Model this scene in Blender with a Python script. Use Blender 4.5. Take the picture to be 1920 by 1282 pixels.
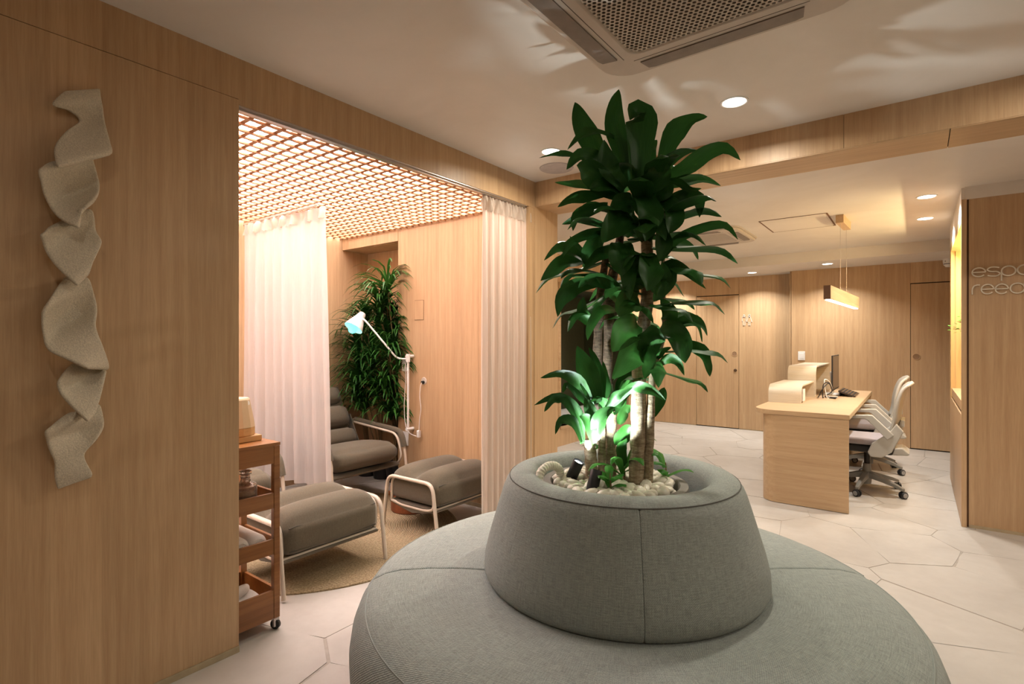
import bpy, bmesh, math, random
from mathutils import Vector, Matrix
random.seed(7)
for o in list(bpy.data.objects): bpy.data.objects.remove(o, do_unlink=True)
SC = bpy.context.scene
COL = SC.collection
PI = math.pi

# ------------------------------------------------------------------ camera
cd = bpy.data.cameras.new('camera'); cam = bpy.data.objects.new('camera', cd); COL.objects.link(cam)
cam.location = (0, 0, 1.32); cam.rotation_euler = (PI/2, 0, math.radians(37.25))
cd.sensor_width = 36; cd.lens = 18.75; cd.clip_start = 0.05; cd.clip_end = 60
SC.camera = cam

# ------------------------------------------------------------------ world, exposure
w = bpy.data.worlds.new('world'); SC.world = w; w.use_nodes = True
w.node_tree.nodes['Background'].inputs[0].default_value = (1.0, 0.9, 0.8, 1)
w.node_tree.nodes['Background'].inputs[1].default_value = 0.1
SC.view_settings.view_transform = 'Standard'; SC.view_settings.look = 'None'
SC.view_settings.gamma = 1; SC.view_settings.use_curve_mapping = False
SC.view_settings.exposure = 0.27

SPA_GLOW = 11.0          # luminous ceiling of the treatment room
DOWN_W = 13.0           # each recessed downlight
DISC = 9.0              # brightness of a downlight lens

def lamp(name, kind, loc, energy, color, rot=(0, 0, 0), **kw):
    l = bpy.data.lights.new(name, kind); l.energy = energy; l.color = color
    for k, v in kw.items(): setattr(l, k, v)
    o = bpy.data.objects.new(name, l); o.location = loc; o.rotation_euler = rot; COL.objects.link(o)
    return o
WARM = (1.0, 0.965, 0.905)      # hall downlights
AMBER = (1.0, 0.90, 0.75)     # lobby downlights

# ------------------------------------------------------------------ materials
def new_mat(name):
    m = bpy.data.materials.new(name); m.use_nodes = True
    nt = m.node_tree; b = nt.nodes['Principled BSDF']
    return m, nt, b
def N(nt, kind, **kw):
    n = nt.nodes.new(kind)
    for k, v in kw.items():
        if k.startswith('i_'): n.inputs[k[2:].replace('_', ' ')].default_value = v
        else: setattr(n, k, v)
    return n
def ramp(nt, fac, stops):
    r = nt.nodes.new('ShaderNodeValToRGB'); e = r.color_ramp.elements
    while len(e) < len(stops): e.new(0.5)
    for el, (p, c) in zip(e, stops): el.position = p; el.color = (*c, 1)
    nt.links.new(fac, r.inputs[0]); return r.outputs[0]
def mixc(nt, fac, a, b, mode='MIX'):
    m = nt.nodes.new('ShaderNodeMix'); m.data_type = 'RGBA'; m.blend_type = mode
    for s, v in ((0, fac), (6, a), (7, b)):
        if hasattr(v, 'is_linked') or isinstance(v, bpy.types.NodeSocket): nt.links.new(v, m.inputs[s])
        else: m.inputs[s].default_value = v if s == 0 else (*v, 1)
    return m.outputs[2]
def bump(nt, b, h, strength=0.2, dist=0.01):
    n = nt.nodes.new('ShaderNodeBump'); n.inputs['Strength'].default_value = strength; n.inputs['Distance'].default_value = dist
    nt.links.new(h, n.inputs['Height']); nt.links.new(n.outputs[0], b.inputs['Normal'])
def pos(nt, scale=(1, 1, 1), src='Position'):
    if src == 'Position': o = nt.nodes.new('ShaderNodeNewGeometry').outputs['Position']
    else: o = nt.nodes.new('ShaderNodeTexCoord').outputs[src]
    m = nt.nodes.new('ShaderNodeMapping'); m.inputs['Scale'].default_value = scale
    nt.links.new(o, m.inputs[0]); return m.outputs[0]
def noise(nt, vec, scale=5, detail=4, rough=0.55, dist=0.0):
    n = nt.nodes.new('ShaderNodeTexNoise'); n.inputs['Scale'].default_value = scale; n.inputs['Detail'].default_value = detail
    n.inputs['Roughness'].default_value = rough; n.inputs['Distortion'].default_value = dist
    nt.links.new(vec, n.inputs['Vector']); return n.outputs['Fac']
def plain(name, c, rough=0.5, metal=0.0, nscale=0, namt=0.1, bumps=0.0):
    m, nt, b = new_mat(name)
    b.inputs['Roughness'].default_value = rough; b.inputs['Metallic'].default_value = metal
    f = noise(nt, pos(nt, src='Object'), nscale or 20, 5)
    d = tuple(max(0, x*(1-namt)) for x in c); l = tuple(min(1, x*(1+namt)) for x in c)
    nt.links.new(ramp(nt, f, [(0.3, d), (0.7, l)]), b.inputs['Base Color'])
    if bumps: bump(nt, b, f, bumps, 0.004)
    return m
def wood(name, dark, light, axis='Z', rough=0.42, plank=0.14, src='Position', figure=1.0):
    """laminate grain running along an axis, strips of slightly different tone"""
    m, nt, b = new_mat(name); b.inputs['Roughness'].default_value = rough
    sc = {'Z': (16, 16, 0.55), 'X': (0.55, 16, 16), 'Y': (16, 0.55, 16)}[axis]
    g = noise(nt, pos(nt, sc, src), 2.2, 7, 0.62, 0.35)
    sc2 = tuple(v*5 for v in sc)
    fine = noise(nt, pos(nt, sc2, src), 3.0, 3, 0.6)
    # strip tones
    p = pos(nt, (1, 1, 1), src)
    sep = nt.nodes.new('ShaderNodeSeparateXYZ'); nt.links.new(p, sep.inputs[0])
    a = N(nt, 'ShaderNodeMath', operation='ADD')
    ax = {'Z': (0, 1), 'X': (1, 2), 'Y': (0, 2)}[axis]
    nt.links.new(sep.outputs[ax[0]], a.inputs[0]); nt.links.new(sep.outputs[ax[1]], a.inputs[1])
    d = N(nt, 'ShaderNodeMath', operation='DIVIDE'); d.inputs[1].default_value = plank; nt.links.new(a.outputs[0], d.inputs[0])
    fl = N(nt, 'ShaderNodeMath', operation='FLOOR'); nt.links.new(d.outputs[0], fl.inputs[0])
    wn = nt.nodes.new('ShaderNodeTexWhiteNoise'); wn.noise_dimensions = '1D'; nt.links.new(fl.outputs[0], wn.inputs['W'])
    mid = tuple((x+y)/2 for x, y in zip(dark, light))
    base = ramp(nt, g, [(0.25, dark), (0.5, mid), (0.75, light)])
    t1 = ramp(nt, wn.outputs['Value'], [(0.0, (0.92, 0.91, 0.90)), (1.0, (1.05, 1.05, 1.05))])
    c = mixc(nt, figure, base, t1, 'MULTIPLY')
    t2 = ramp(nt, fine, [(0.35, (0.91, 0.90, 0.885)), (0.6, (1.03, 1.03, 1.03))])
    c = mixc(nt, 0.8, c, t2, 'MULTIPLY')
    nt.links.new(c, b.inputs['Base Color'])
    bump(nt, b, fine, 0.05, 0.002)
    return m
def fabric(name, dark, light, scale=260, uv=False, rough=0.95, bs=0.35):
    m, nt, b = new_mat(name); b.inputs['Roughness'].default_value = rough
    src = 'UV' if uv else 'Object'
    v = pos(nt, (1, 1, 1), src)
    n1 = noise(nt, v, scale, 2, 0.6)
    n2 = noise(nt, pos(nt, (14, 210, 60) if uv else (20, 160, 160), src), 1.5, 3, 0.6)
    n3 = noise(nt, pos(nt, (210, 14, 60) if uv else (160, 160, 20), src), 1.5, 3, 0.6)
    a = N(nt, 'ShaderNodeMath', operation='ADD'); nt.links.new(n2, a.inputs[0]); nt.links.new(n3, a.inputs[1])
    a2 = N(nt, 'ShaderNodeMath', operation='MULTIPLY_ADD'); nt.links.new(n1, a2.inputs[0]); a2.inputs[1].default_value = 0.8; nt.links.new(a.outputs[0], a2.inputs[2])
    d = N(nt, 'ShaderNodeMath', operation='DIVIDE'); d.inputs[1].default_value = 2.8; nt.links.new(a2.outputs[0], d.inputs[0])
    nt.links.new(ramp(nt, d.outputs[0], [(0.38, dark), (0.62, light)]), b.inputs['Base Color'])
    wv = N(nt, 'ShaderNodeTexWave', wave_type='BANDS', bands_direction='DIAGONAL'); wv.inputs['Scale'].default_value = 75 if uv else 120
    nt.links.new(v, wv.inputs['Vector'])
    s = N(nt, 'ShaderNodeMath', operation='ADD'); nt.links.new(wv.outputs['Fac'], s.inputs[0]); nt.links.new(d.outputs[0], s.inputs[1])
    bump(nt, b, s.outputs[0], bs, 0.0025)
    b.inputs['Sheen Weight'].default_value = 0.15
    return m
def emit(name, c, s):
    m, nt, b = new_mat(name); b.inputs['Base Color'].default_value = (*c, 1)
    b.inputs['Emission Color'].default_value = (*c, 1); b.inputs['Emission Strength'].default_value = s
    return m
def leafmat(name, dark, light, rough=0.32, trans=0.25):
    m, nt, b = new_mat(name); b.inputs['Roughness'].default_value = rough; b.inputs['Specular IOR Level'].default_value = 0.2
    n = noise(nt, pos(nt, (60, 3, 1), 'UV'), 2.0, 3)
    n2 = noise(nt, pos(nt), 3.0, 2)
    a = N(nt, 'ShaderNodeMath', operation='ADD'); nt.links.new(n, a.inputs[0]); nt.links.new(n2, a.inputs[1])
    d = N(nt, 'ShaderNodeMath', operation='MULTIPLY'); d.inputs[1].default_value = 0.5; nt.links.new(a.outputs[0], d.inputs[0])
    c = ramp(nt, d.outputs[0], [(0.36, dark), (0.64, light)])
    nt.links.new(c, b.inputs['Base Color'])
    tr = nt.nodes.new('ShaderNodeBsdfTranslucent'); nt.links.new(c, tr.inputs[0])
    mx = nt.nodes.new('ShaderNodeMixShader'); mx.inputs[0].default_value = trans
    nt.links.new(b.outputs[0], mx.inputs[1]); nt.links.new(tr.outputs[0], mx.inputs[2])
    nt.links.new(mx.outputs[0], nt.nodes['Material Output'].inputs[0])
    bump(nt, b, n, 0.15, 0.002)
    return m
def sheer(name, c, trans=0.5, clear=0.12):
    m, nt, b = new_mat(name); b.inputs['Roughness'].default_value = 0.9
    f = noise(nt, pos(nt, (120, 120, 4)), 1.5, 3)
    cc = ramp(nt, f, [(0.3, tuple(x*0.93 for x in c)), (0.7, c)])
    nt.links.new(cc, b.inputs['Base Color'])
    tr = nt.nodes.new('ShaderNodeBsdfTranslucent'); nt.links.new(cc, tr.inputs[0])
    mx = nt.nodes.new('ShaderNodeMixShader'); mx.inputs[0].default_value = trans
    nt.links.new(b.outputs[0], mx.inputs[1]); nt.links.new(tr.outputs[0], mx.inputs[2])
    tp = nt.nodes.new('ShaderNodeBsdfTransparent'); mx2 = nt.nodes.new('ShaderNodeMixShader'); mx2.inputs[0].default_value = clear
    nt.links.new(mx.outputs[0], mx2.inputs[1]); nt.links.new(tp.outputs[0], mx2.inputs[2])
    nt.links.new(mx2.outputs[0], nt.nodes['Material Output'].inputs[0])
    return m

OAK_D, OAK_L = (0.46, 0.293, 0.158), (0.60, 0.415, 0.242)
M = {}
M['oak'] = wood('oak_laminate', OAK_D, OAK_L, 'Z')
M['oak_x'] = wood('oak_laminate_long', OAK_D, OAK_L, 'X', plank=0.3)
M['oak_y'] = wood('oak_laminate_deep', OAK_D, OAK_L, 'Y', plank=0.3)
M['oak_desk'] = wood('pale_desk_oak', (0.46, 0.30, 0.165), (0.60, 0.43, 0.255), 'X', plank=0.4, figure=0.6)
M['plywood'] = wood('pale_plywood', (0.62, 0.53, 0.39), (0.74, 0.65, 0.51), 'X', plank=0.5, figure=0.4)
M['ply_edge'] = wood('plywood_edge', (0.50, 0.36, 0.20), (0.66, 0.52, 0.33), 'X', plank=0.006)
M['acacia'] = wood('acacia', (0.19, 0.072, 0.019), (0.36, 0.155, 0.045), 'Y', rough=0.35, plank=0.2)
M['slat'] = wood('slat_wood', (0.42, 0.20, 0.10), (0.55, 0.29, 0.15), 'Y', rough=0.5, plank=0.08)
M['gap'] = plain('dark_gap', (0.03, 0.018, 0.01), 0.9)
M['pull'] = plain('shaded_oak_recess', (0.27, 0.16, 0.085), 0.7)  # oak darkened in colour to stand for shade inside the finger pulls
M['joint'] = plain('brown_joint', (0.16, 0.08, 0.04), 0.8)
# plaster ceiling
m, nt, b = new_mat('limewash_plaster'); b.inputs['Roughness'].default_value = 0.55
f = noise(nt, pos(nt), 1.3, 6, 0.6, 0.6)
nt.links.new(ramp(nt, f, [(0.3, (0.66, 0.61, 0.55)), (0.7, (0.76, 0.715, 0.66))]), b.inputs['Base Color']); bump(nt, b, f, 0.06, 0.01)
M['plaster'] = m
# floor stones
m, nt, b = new_mat('pale_microcement_stone'); b.inputs['Roughness'].default_value = 0.42
f = noise(nt, pos(nt), 2.0, 8, 0.62, 0.5); f2 = noise(nt, pos(nt), 14.0, 4, 0.6)
oi = nt.nodes.new('ShaderNodeObjectInfo')
c = ramp(nt, f, [(0.28, (0.45, 0.415, 0.375)), (0.72, (0.56, 0.525, 0.48))])
c = mixc(nt, 0.5, c, ramp(nt, f2, [(0.35, (0.92, 0.91, 0.90)), (0.6, (1, 1, 1))]), 'MULTIPLY')
c = mixc(nt, 0.7, c, ramp(nt, oi.outputs['Random'], [(0, (0.93, 0.92, 0.91)), (1, (1.0, 1.0, 1.0))]), 'MULTIPLY')
nt.links.new(c, b.inputs['Base Color']); bump(nt, b, f, 0.05, 0.006)
M['stone'] = m
M['grout'] = plain('tan_grout', (0.40, 0.355, 0.305), 0.8, bumps=0.1)
M['baseboard'] = plain('beige_baseboard', (0.42, 0.34, 0.22), 0.6)
M['sofa'] = fabric('grey_green_weave', (0.185, 0.215, 0.20), (0.385, 0.43, 0.405), 240, uv=True)
M['sofa_seam'] = plain('seam_thread', (0.10, 0.10, 0.09), 0.9)
M['olive'] = fabric('olive_canvas', (0.088, 0.072, 0.046), (0.120, 0.099, 0.066), 120, bs=0.12)
M['olive_pipe'] = plain('olive_piping', (0.055, 0.048, 0.035), 0.9)
M['bone'] = plain('bone_powder_coat', (0.58, 0.50, 0.41), 0.4, namt=0.03)
M['curtain'] = sheer('sheer_white_linen', (0.78, 0.735, 0.72), 0.45, 0.12)
M['curtain2'] = sheer('cream_linen', (0.78, 0.69, 0.60), 0.45, 0.03)
M['alu'] = plain('brushed_aluminium', (0.5, 0.46, 0.44), 0.35, 0.8, namt=0.05)
M['white'] = plain('white_plastic', (0.78, 0.77, 0.75), 0.4, namt=0.02)
M['white_metal'] = plain('white_enamel', (0.82, 0.80, 0.78), 0.35, namt=0.02)
M['cord'] = plain('white_cord', (0.72, 0.69, 0.66), 0.6)
M['ac'] = plain('ac_white_plastic', (0.52, 0.46, 0.40), 0.5, namt=0.03)
M['ac_dark'] = plain('ac_grille_recess', (0.10, 0.075, 0.055), 0.8)
M['ac_mesh'] = plain('ac_vane_mesh', (0.22, 0.185, 0.16), 0.6)
M['felt'] = plain('cream_boucle_clay', (0.58, 0.52, 0.41), 0.95, nscale=220, namt=0.18, bumps=0.6)
M['pebble'] = plain('white_pebble', (0.72, 0.69, 0.58), 0.35, nscale=30, namt=0.12)
M['bowl'] = plain('grey_planter', (0.20, 0.19, 0.17), 0.6)
M['leaf'] = leafmat('dracaena_leaf', (0.012, 0.055, 0.012), (0.035, 0.13, 0.022), 0.45, 0.18)
M['leaf_light'] = leafmat('fresh_leaf', (0.03, 0.16, 0.025), (0.09, 0.30, 0.05), 0.35, 0.3)
M['leaf_thin'] = leafmat('strap_leaf', (0.016, 0.07, 0.010), (0.05, 0.165, 0.025), 0.4, 0.2)
m, nt, b = new_mat('cane_bark'); b.inputs['Roughness'].default_value = 0.85
f = noise(nt, pos(nt, (18, 18, 70), 'Object'), 1.6, 7, 0.7, 0.4); f2 = noise(nt, pos(nt, (50, 50, 9), 'Object'), 1.5, 5, 0.7)
c = ramp(nt, f, [(0.3, (0.12, 0.08, 0.045)), (0.5, (0.36, 0.28, 0.18)), (0.72, (0.55, 0.46, 0.33))])
c = mixc(nt, 0.7, c, ramp(nt, f2, [(0.35, (0.55, 0.5, 0.45)), (0.6, (1, 1, 1))]), 'MULTIPLY')
nt.links.new(c, b.inputs['Base Color'])
aa = N(nt, 'ShaderNodeMath', operation='ADD'); nt.links.new(f, aa.inputs[0]); nt.links.new(f2, aa.inputs[1]); bump(nt, b, aa.outputs[0], 0.8, 0.006)
M['bark'] = m
m2 = M['bark'].copy(); m2.name = 'dark_shaded_bark'  # tall canes: darker brown bark, with leaf shade put into its colour
for n_ in m2.node_tree.nodes:
    if n_.type == 'VALTORGB' and len(n_.color_ramp.elements) == 3:
        for e_, c_ in zip(n_.color_ramp.elements, ((0.04, 0.022, 0.012), (0.13, 0.085, 0.05), (0.25, 0.17, 0.10))): e_.color = (*c_, 1)
M['bark_dark_shaded'] = m2
M['stem'] = plain('tan_stem', (0.22, 0.15, 0.07), 0.8)
M['black'] = plain('black_plastic', (0.012, 0.012, 0.013), 0.5)
M['screen'] = plain('dark_screen', (0.03, 0.022, 0.02), 0.15)
M['grey_frame'] = plain('pale_grey_nylon', (0.46, 0.44, 0.39), 0.45, namt=0.03)
M['grey_base'] = plain('mid_grey_nylon', (0.24, 0.23, 0.205), 0.45, namt=0.03)
M['lilac'] = fabric('lilac_grey_seat', (0.31, 0.27, 0.28), (0.38, 0.335, 0.345), 200, bs=0.1)
M['castor'] = plain('castor_grey', (0.34, 0.33, 0.32), 0.5)
M['sign'] = plain('satin_sign_metal', (0.72, 0.66, 0.55), 0.45, 0.0)
M['icon'] = plain('white_icon', (0.75, 0.68, 0.62), 0.5)
M['brass'] = plain('dark_bronze', (0.16, 0.11, 0.07), 0.35, 0.8)
M['green_wall'] = plain('dark_green_paint', (0.045, 0.05, 0.022), 0.7)
M['cushion_white'] = plain('white_cushion', (0.7, 0.66, 0.62), 0.9)
M['leather'] = plain('chestnut_leather', (0.20, 0.055, 0.018), 0.42, nscale=60, namt=0.2)
M['copper'] = plain('copper_handle', (0.55, 0.25, 0.10), 0.3, 0.9)
M['terry'] = plain('white_terry', (0.78, 0.72, 0.68), 0.98, nscale=300, namt=0.06, bumps=0.4)
M['cream'] = plain('cream_ceramic', (0.66, 0.50, 0.32), 0.35, namt=0.03)
M['lightwood'] = wood('blond_wood', (0.50, 0.29, 0.12), (0.62, 0.39, 0.18), 'Y', plank=0.2)
M['mesh_grey'] = plain('speaker_cloth', (0.44, 0.41, 0.41), 0.7)
M['niche'] = wood('honey_oak', (0.52, 0.33, 0.13), (0.66, 0.45, 0.20), 'Z')
m, nt, b = new_mat('clear_glass'); b.inputs['Transmission Weight'].default_value = 0.9; b.inputs['Roughness'].default_value = 0.08
f = noise(nt, pos(nt, src='Object'), 60, 3); nt.links.new(ramp(nt, f, [(0.4, (0.75, 0.68, 0.62)), (0.6, (0.92, 0.88, 0.84))]), b.inputs['Base Color']); bump(nt, b, f, 0.5, 0.004)
M['glass'] = m
# jute rug: concentric braided rows
m, nt, b = new_mat('jute_braid'); b.inputs['Roughness'].default_value = 0.95
v = pos(nt, src='Object')
wv = N(nt, 'ShaderNodeTexWave', wave_type='RINGS', rings_direction='Z'); wv.inputs['Scale'].default_value = 26; nt.links.new(v, wv.inputs['Vector'])
f = noise(nt, v, 90, 4, 0.7); f2 = noise(nt, v, 5, 3)
c = ramp(nt, f, [(0.32, (0.20, 0.14, 0.075)), (0.66, (0.47, 0.36, 0.215))])
c = mixc(nt, 0.35, c, ramp(nt, wv.outputs['Fac'], [(0.1, (0.5, 0.45, 0.4)), (0.5, (1, 1, 1))]), 'MULTIPLY')
nt.links.new(c, b.inputs['Base Color'])
aa = N(nt, 'ShaderNodeMath', operation='ADD'); nt.links.new(f, aa.inputs[0]); nt.links.new(wv.outputs['Fac'], aa.inputs[1]); bump(nt, b, aa.outputs[0], 0.7, 0.008)
M['jute'] = m
M['lens'] = emit('downlight_lens', (1.0, 0.93, 0.84), DISC)
M['lens_cool'] = emit('spot_lens', (0.88, 0.97, 1.0), 14.0)
M['spa_glow'] = emit('luminous_ceiling', (1.0, 0.955, 0.955), SPA_GLOW)
M['bar_glow'] = emit('linear_led', (1.0, 0.93, 0.88), 9.0)
M['bulb'] = emit('cool_bulb', (0.10, 0.85, 0.75), 2.6)

# ------------------------------------------------------------------ mesh helpers
class MB:
    def __init__(s): s.v = []; s.f = []; s.uv = None
    def add(s, vs, fs):
        n = len(s.v); s.v += [tuple(p) for p in vs]; s.f += [tuple(i+n for i in f) for f in fs]; return s
    def box(s, x0, x1, y0, y1, z0, z1):
        vs = [(x, y, z) for z in (z0, z1) for y in (y0, y1) for x in (x0, x1)]
        return s.add(vs, [(0, 2, 3, 1), (4, 5, 7, 6), (0, 1, 5, 4), (2, 6, 7, 3), (0, 4, 6, 2), (1, 3, 7, 5)])
    def obox(s, a, b, wv, hv):
        """bar from a to b, half extents given by vectors wv and hv"""
        a, b, wv, hv = Vector(a), Vector(b), Vector(wv), Vector(hv)
        vs = [p+sx*wv+sz*hv for p in (a, b) for sz in (-1, 1) for sx in (-1, 1)]
        return s.add(vs, [(0, 1, 3, 2), (4, 6, 7, 5), (0, 4, 5, 1), (2, 3, 7, 6), (0, 2, 6, 4), (1, 5, 7, 3)])
    def prism(s, poly, lo, hi, axis='z'):
        def mk(p, t):
            return {'z': (p[0], p[1], t), 'y': (p[0], t, p[1]), 'x': (t, p[0], p[1])}[axis]
        n = len(poly)
        vs = [mk(p, lo) for p in poly]+[mk(p, hi) for p in poly]
        fs = [tuple(range(n))[::-1], tuple(range(n, 2*n))]+[(i, (i+1) % n, n+(i+1) % n, n+i) for i in range(n)]
        return s.add(vs, fs)
    def tube(s, pts, r, seg=8, cap=True, closed=False):
        P = [Vector(p[:3]) for p in pts]; n = len(P)
        R = [p[3] if len(p) > 3 else (r[i] if isinstance(r, (list, tuple)) else r) for i, p in enumerate(pts)]
        up = None; vs = []
        for i in range(n):
            if closed: t = P[(i+1) % n]-P[i-1]
            else: t = P[min(i+1, n-1)]-P[max(i-1, 0)]
            t = t.normalized() if t.length > 1e-9 else Vector((0, 0, 1))
            if up is None: up = t.orthogonal().normalized()
            up = (up-t*up.dot(t)); up = up.normalized() if up.length > 1e-6 else t.orthogonal().normalized()
            side = t.cross(up)
            for k in range(seg):
                a = 2*PI*k/seg; vs.append(P[i]+(up*math.cos(a)+side*math.sin(a))*R[i])
        fs = []
        for i in range(n if closed else n-1):
            j = (i+1) % n
            for k in range(seg): fs.append((i*seg+k, i*seg+(k+1) % seg, j*seg+(k+1) % seg, j*seg+k))
        if cap and not closed: fs += [tuple(range(seg))[::-1], tuple(range((n-1)*seg, n*seg))]
        return s.add(vs, fs)
    def lathe(s, prof, seg=32, c=(0, 0), z0=0, a0=0, a1=2*PI, cap=True, uvs=False):
        full = abs(a1-a0-2*PI) < 1e-6; na = seg if full else seg+1; n = len(prof)
        base = len(s.v)
        vs = [(c[0]+r*math.cos(a0+(a1-a0)*i/seg), c[1]+r*math.sin(a0+(a1-a0)*i/seg), z0+z) for i in range(na) for r, z in prof]
        fs = []
        for i in range(seg):
            j = (i+1) % na
            for k in range(n-1): fs.append((i*n+k, j*n+k, j*n+k+1, i*n+k+1))
        if cap:
            if prof[0][0] > 1e-6 and full and cap is True: fs.append(tuple(i*n for i in range(na))[::-1])
            if prof[-1][0] > 1e-6 and full and cap is True: fs.append(tuple(i*n+n-1 for i in range(na)))
        return s.add(vs, fs)
    def disc(s, c, r, n=24, z=0, down=False):
        vs = [(c[0]+r*math.cos(2*PI*i/n), c[1]+r*math.sin(2*PI*i/n), z) for i in range(n)]
        return s.add(vs, [tuple(range(n))[::-1] if down else tuple(range(n))])
    def mesh(s, name, smooth=None):
        me = bpy.data.meshes.new(name); me.from_pydata(s.v, [], s.f); me.validate(); me.update()
        bm = bmesh.new(); bm.from_mesh(me); bmesh.ops.recalc_face_normals(bm, faces=bm.faces[:]); bm.to_mesh(me); bm.free()
        if smooth is not None:
            me.shade_smooth(); me.set_sharp_from_angle(angle=math.radians(smooth))
        return me
def link(name, me, mat, parent=None, loc=None, rot=None):
    o = bpy.data.objects.new(name, me); COL.objects.link(o)
    if mat is not None and not me.materials: me.materials.append(M[mat] if isinstance(mat, str) else mat)
    if parent is not None: o.parent = parent
    if loc is not None: o.location = loc
    if rot is not None: o.rotation_euler = rot
    return o
def obj(name, mb, mat, parent=None, smooth=None, bevel=0, loc=None, rot=None, bseg=2):
    o = link(name, mb.mesh(name, smooth), mat, parent, loc, rot)
    if bevel:
        b = o.modifiers.new('bevel', 'BEVEL'); b.width = bevel; b.segments = bseg; b.limit_method = 'ANGLE'; b.angle_limit = math.radians(40)
    return o
def tag(o, label, cat, group=None, kind=None):
    o['label'] = label; o['category'] = cat
    if group: o['group'] = group
    if kind: o['kind'] = kind
    return o
def thing(name, label, cat, loc=(0, 0, 0), rotz=0, group=None):
    o = bpy.data.objects.new(name, None); COL.objects.link(o); o.location = loc; o.rotation_euler = (0, 0, rotz)
    o.empty_display_size = 0.1
    return tag(o, label, cat, group)
def struct(name, mb=None, mat=None, smooth=None, bevel=0):
    if mb is None:
        o = bpy.data.objects.new(name, None); COL.objects.link(o)
    else: o = obj(name, mb, mat, smooth=smooth, bevel=bevel)
    o['kind'] = 'structure'; return o
def B(*a): return MB().box(*a)
def dup(root, loc=None, rotz=None, label=None):
    r = root.copy(); COL.objects.link(r)
    if loc is not None: r.location = loc
    if rotz is not None: r.rotation_euler = (0, 0, rotz)
    if label: r['label'] = label
    for ch in list(root.children):
        c = ch.copy(); COL.objects.link(c); c.parent = r
        for g in list(ch.children):
            d = g.copy(); COL.objects.link(d); d.parent = c
    return r
def smoothpath(pts, n=6):
    """Catmull-Rom through points (any dimension)"""
    out = []; m = len(pts)
    for i in range(m-1):
        p0, p1, p2, p3 = pts[max(i-1, 0)], pts[i], pts[i+1], pts[min(i+2, m-1)]
        for k in range(n):
            t = k/n
            out.append(tuple(0.5*((2*b)+(-a+c)*t+(2*a-5*b+4*c-d)*t*t+(-a+3*b-3*c+d)*t**3) for a, b, c, d in zip(p0, p1, p2, p3)))
    out.append(tuple(pts[-1])); return out
def arc_corner(pts, r, n=5):
    """polyline with rounded corners"""
    P = [Vector(p) for p in pts]; out = [P[0]]
    for i in range(1, len(P)-1):
        a = (P[i-1]-P[i]); b = (P[i+1]-P[i]); q = min(r, a.length*0.49, b.length*0.49)
        s, e = P[i]+a.normalized()*q, P[i]+b.normalized()*q
        for k in range(n+1):
            t = k/n; out.append(s*(1-t)**2+P[i]*2*t*(1-t)+e*t*t)
    out.append(P[-1]); return [tuple(p) for p in out]
def rbox(w, d, h, r, cuts=8, deform=None):
    """soft cushion: rounded box centred in x and y, base at z=0"""
    bm = bmesh.new(); bmesh.ops.create_cube(bm, size=1)
    bmesh.ops.subdivide_edges(bm, edges=bm.edges[:], cuts=cuts, use_grid_fill=True)
    for v in bm.verts:
        u = Vector((v.co.x*2, v.co.y*2, v.co.z*2))
        p = Vector((u.x*w/2, u.y*d/2, u.z*h/2))
        q = Vector((max(-w/2+r, min(w/2-r, p.x)), max(-d/2+r, min(d/2-r, p.y)), max(-h/2+r, min(h/2-r, p.z))))
        e = p-q
        if e.length > 1e-9: p = q+e.normalized()*r*min(1, max(abs(e.x), abs(e.y), abs(e.z))/r) if False else q+e.normalized()*min(r, e.length if max(abs(e.x), abs(e.y), abs(e.z)) < r*0.999 else r)
        if deform: p = deform(p, u)
        v.co = p+Vector((0, 0, h/2))
    mb = MB(); bm.verts.index_update()
    mb.add([v.co for v in bm.verts], [[v.index for v in f.verts] for f in bm.faces]); bm.free(); return mb

# ================================================================== SETTING
XL = -2.305          # face of the left wall
ZC = 2.53            # lobby ceiling
ZH = 2.428           # hall ceiling
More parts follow.
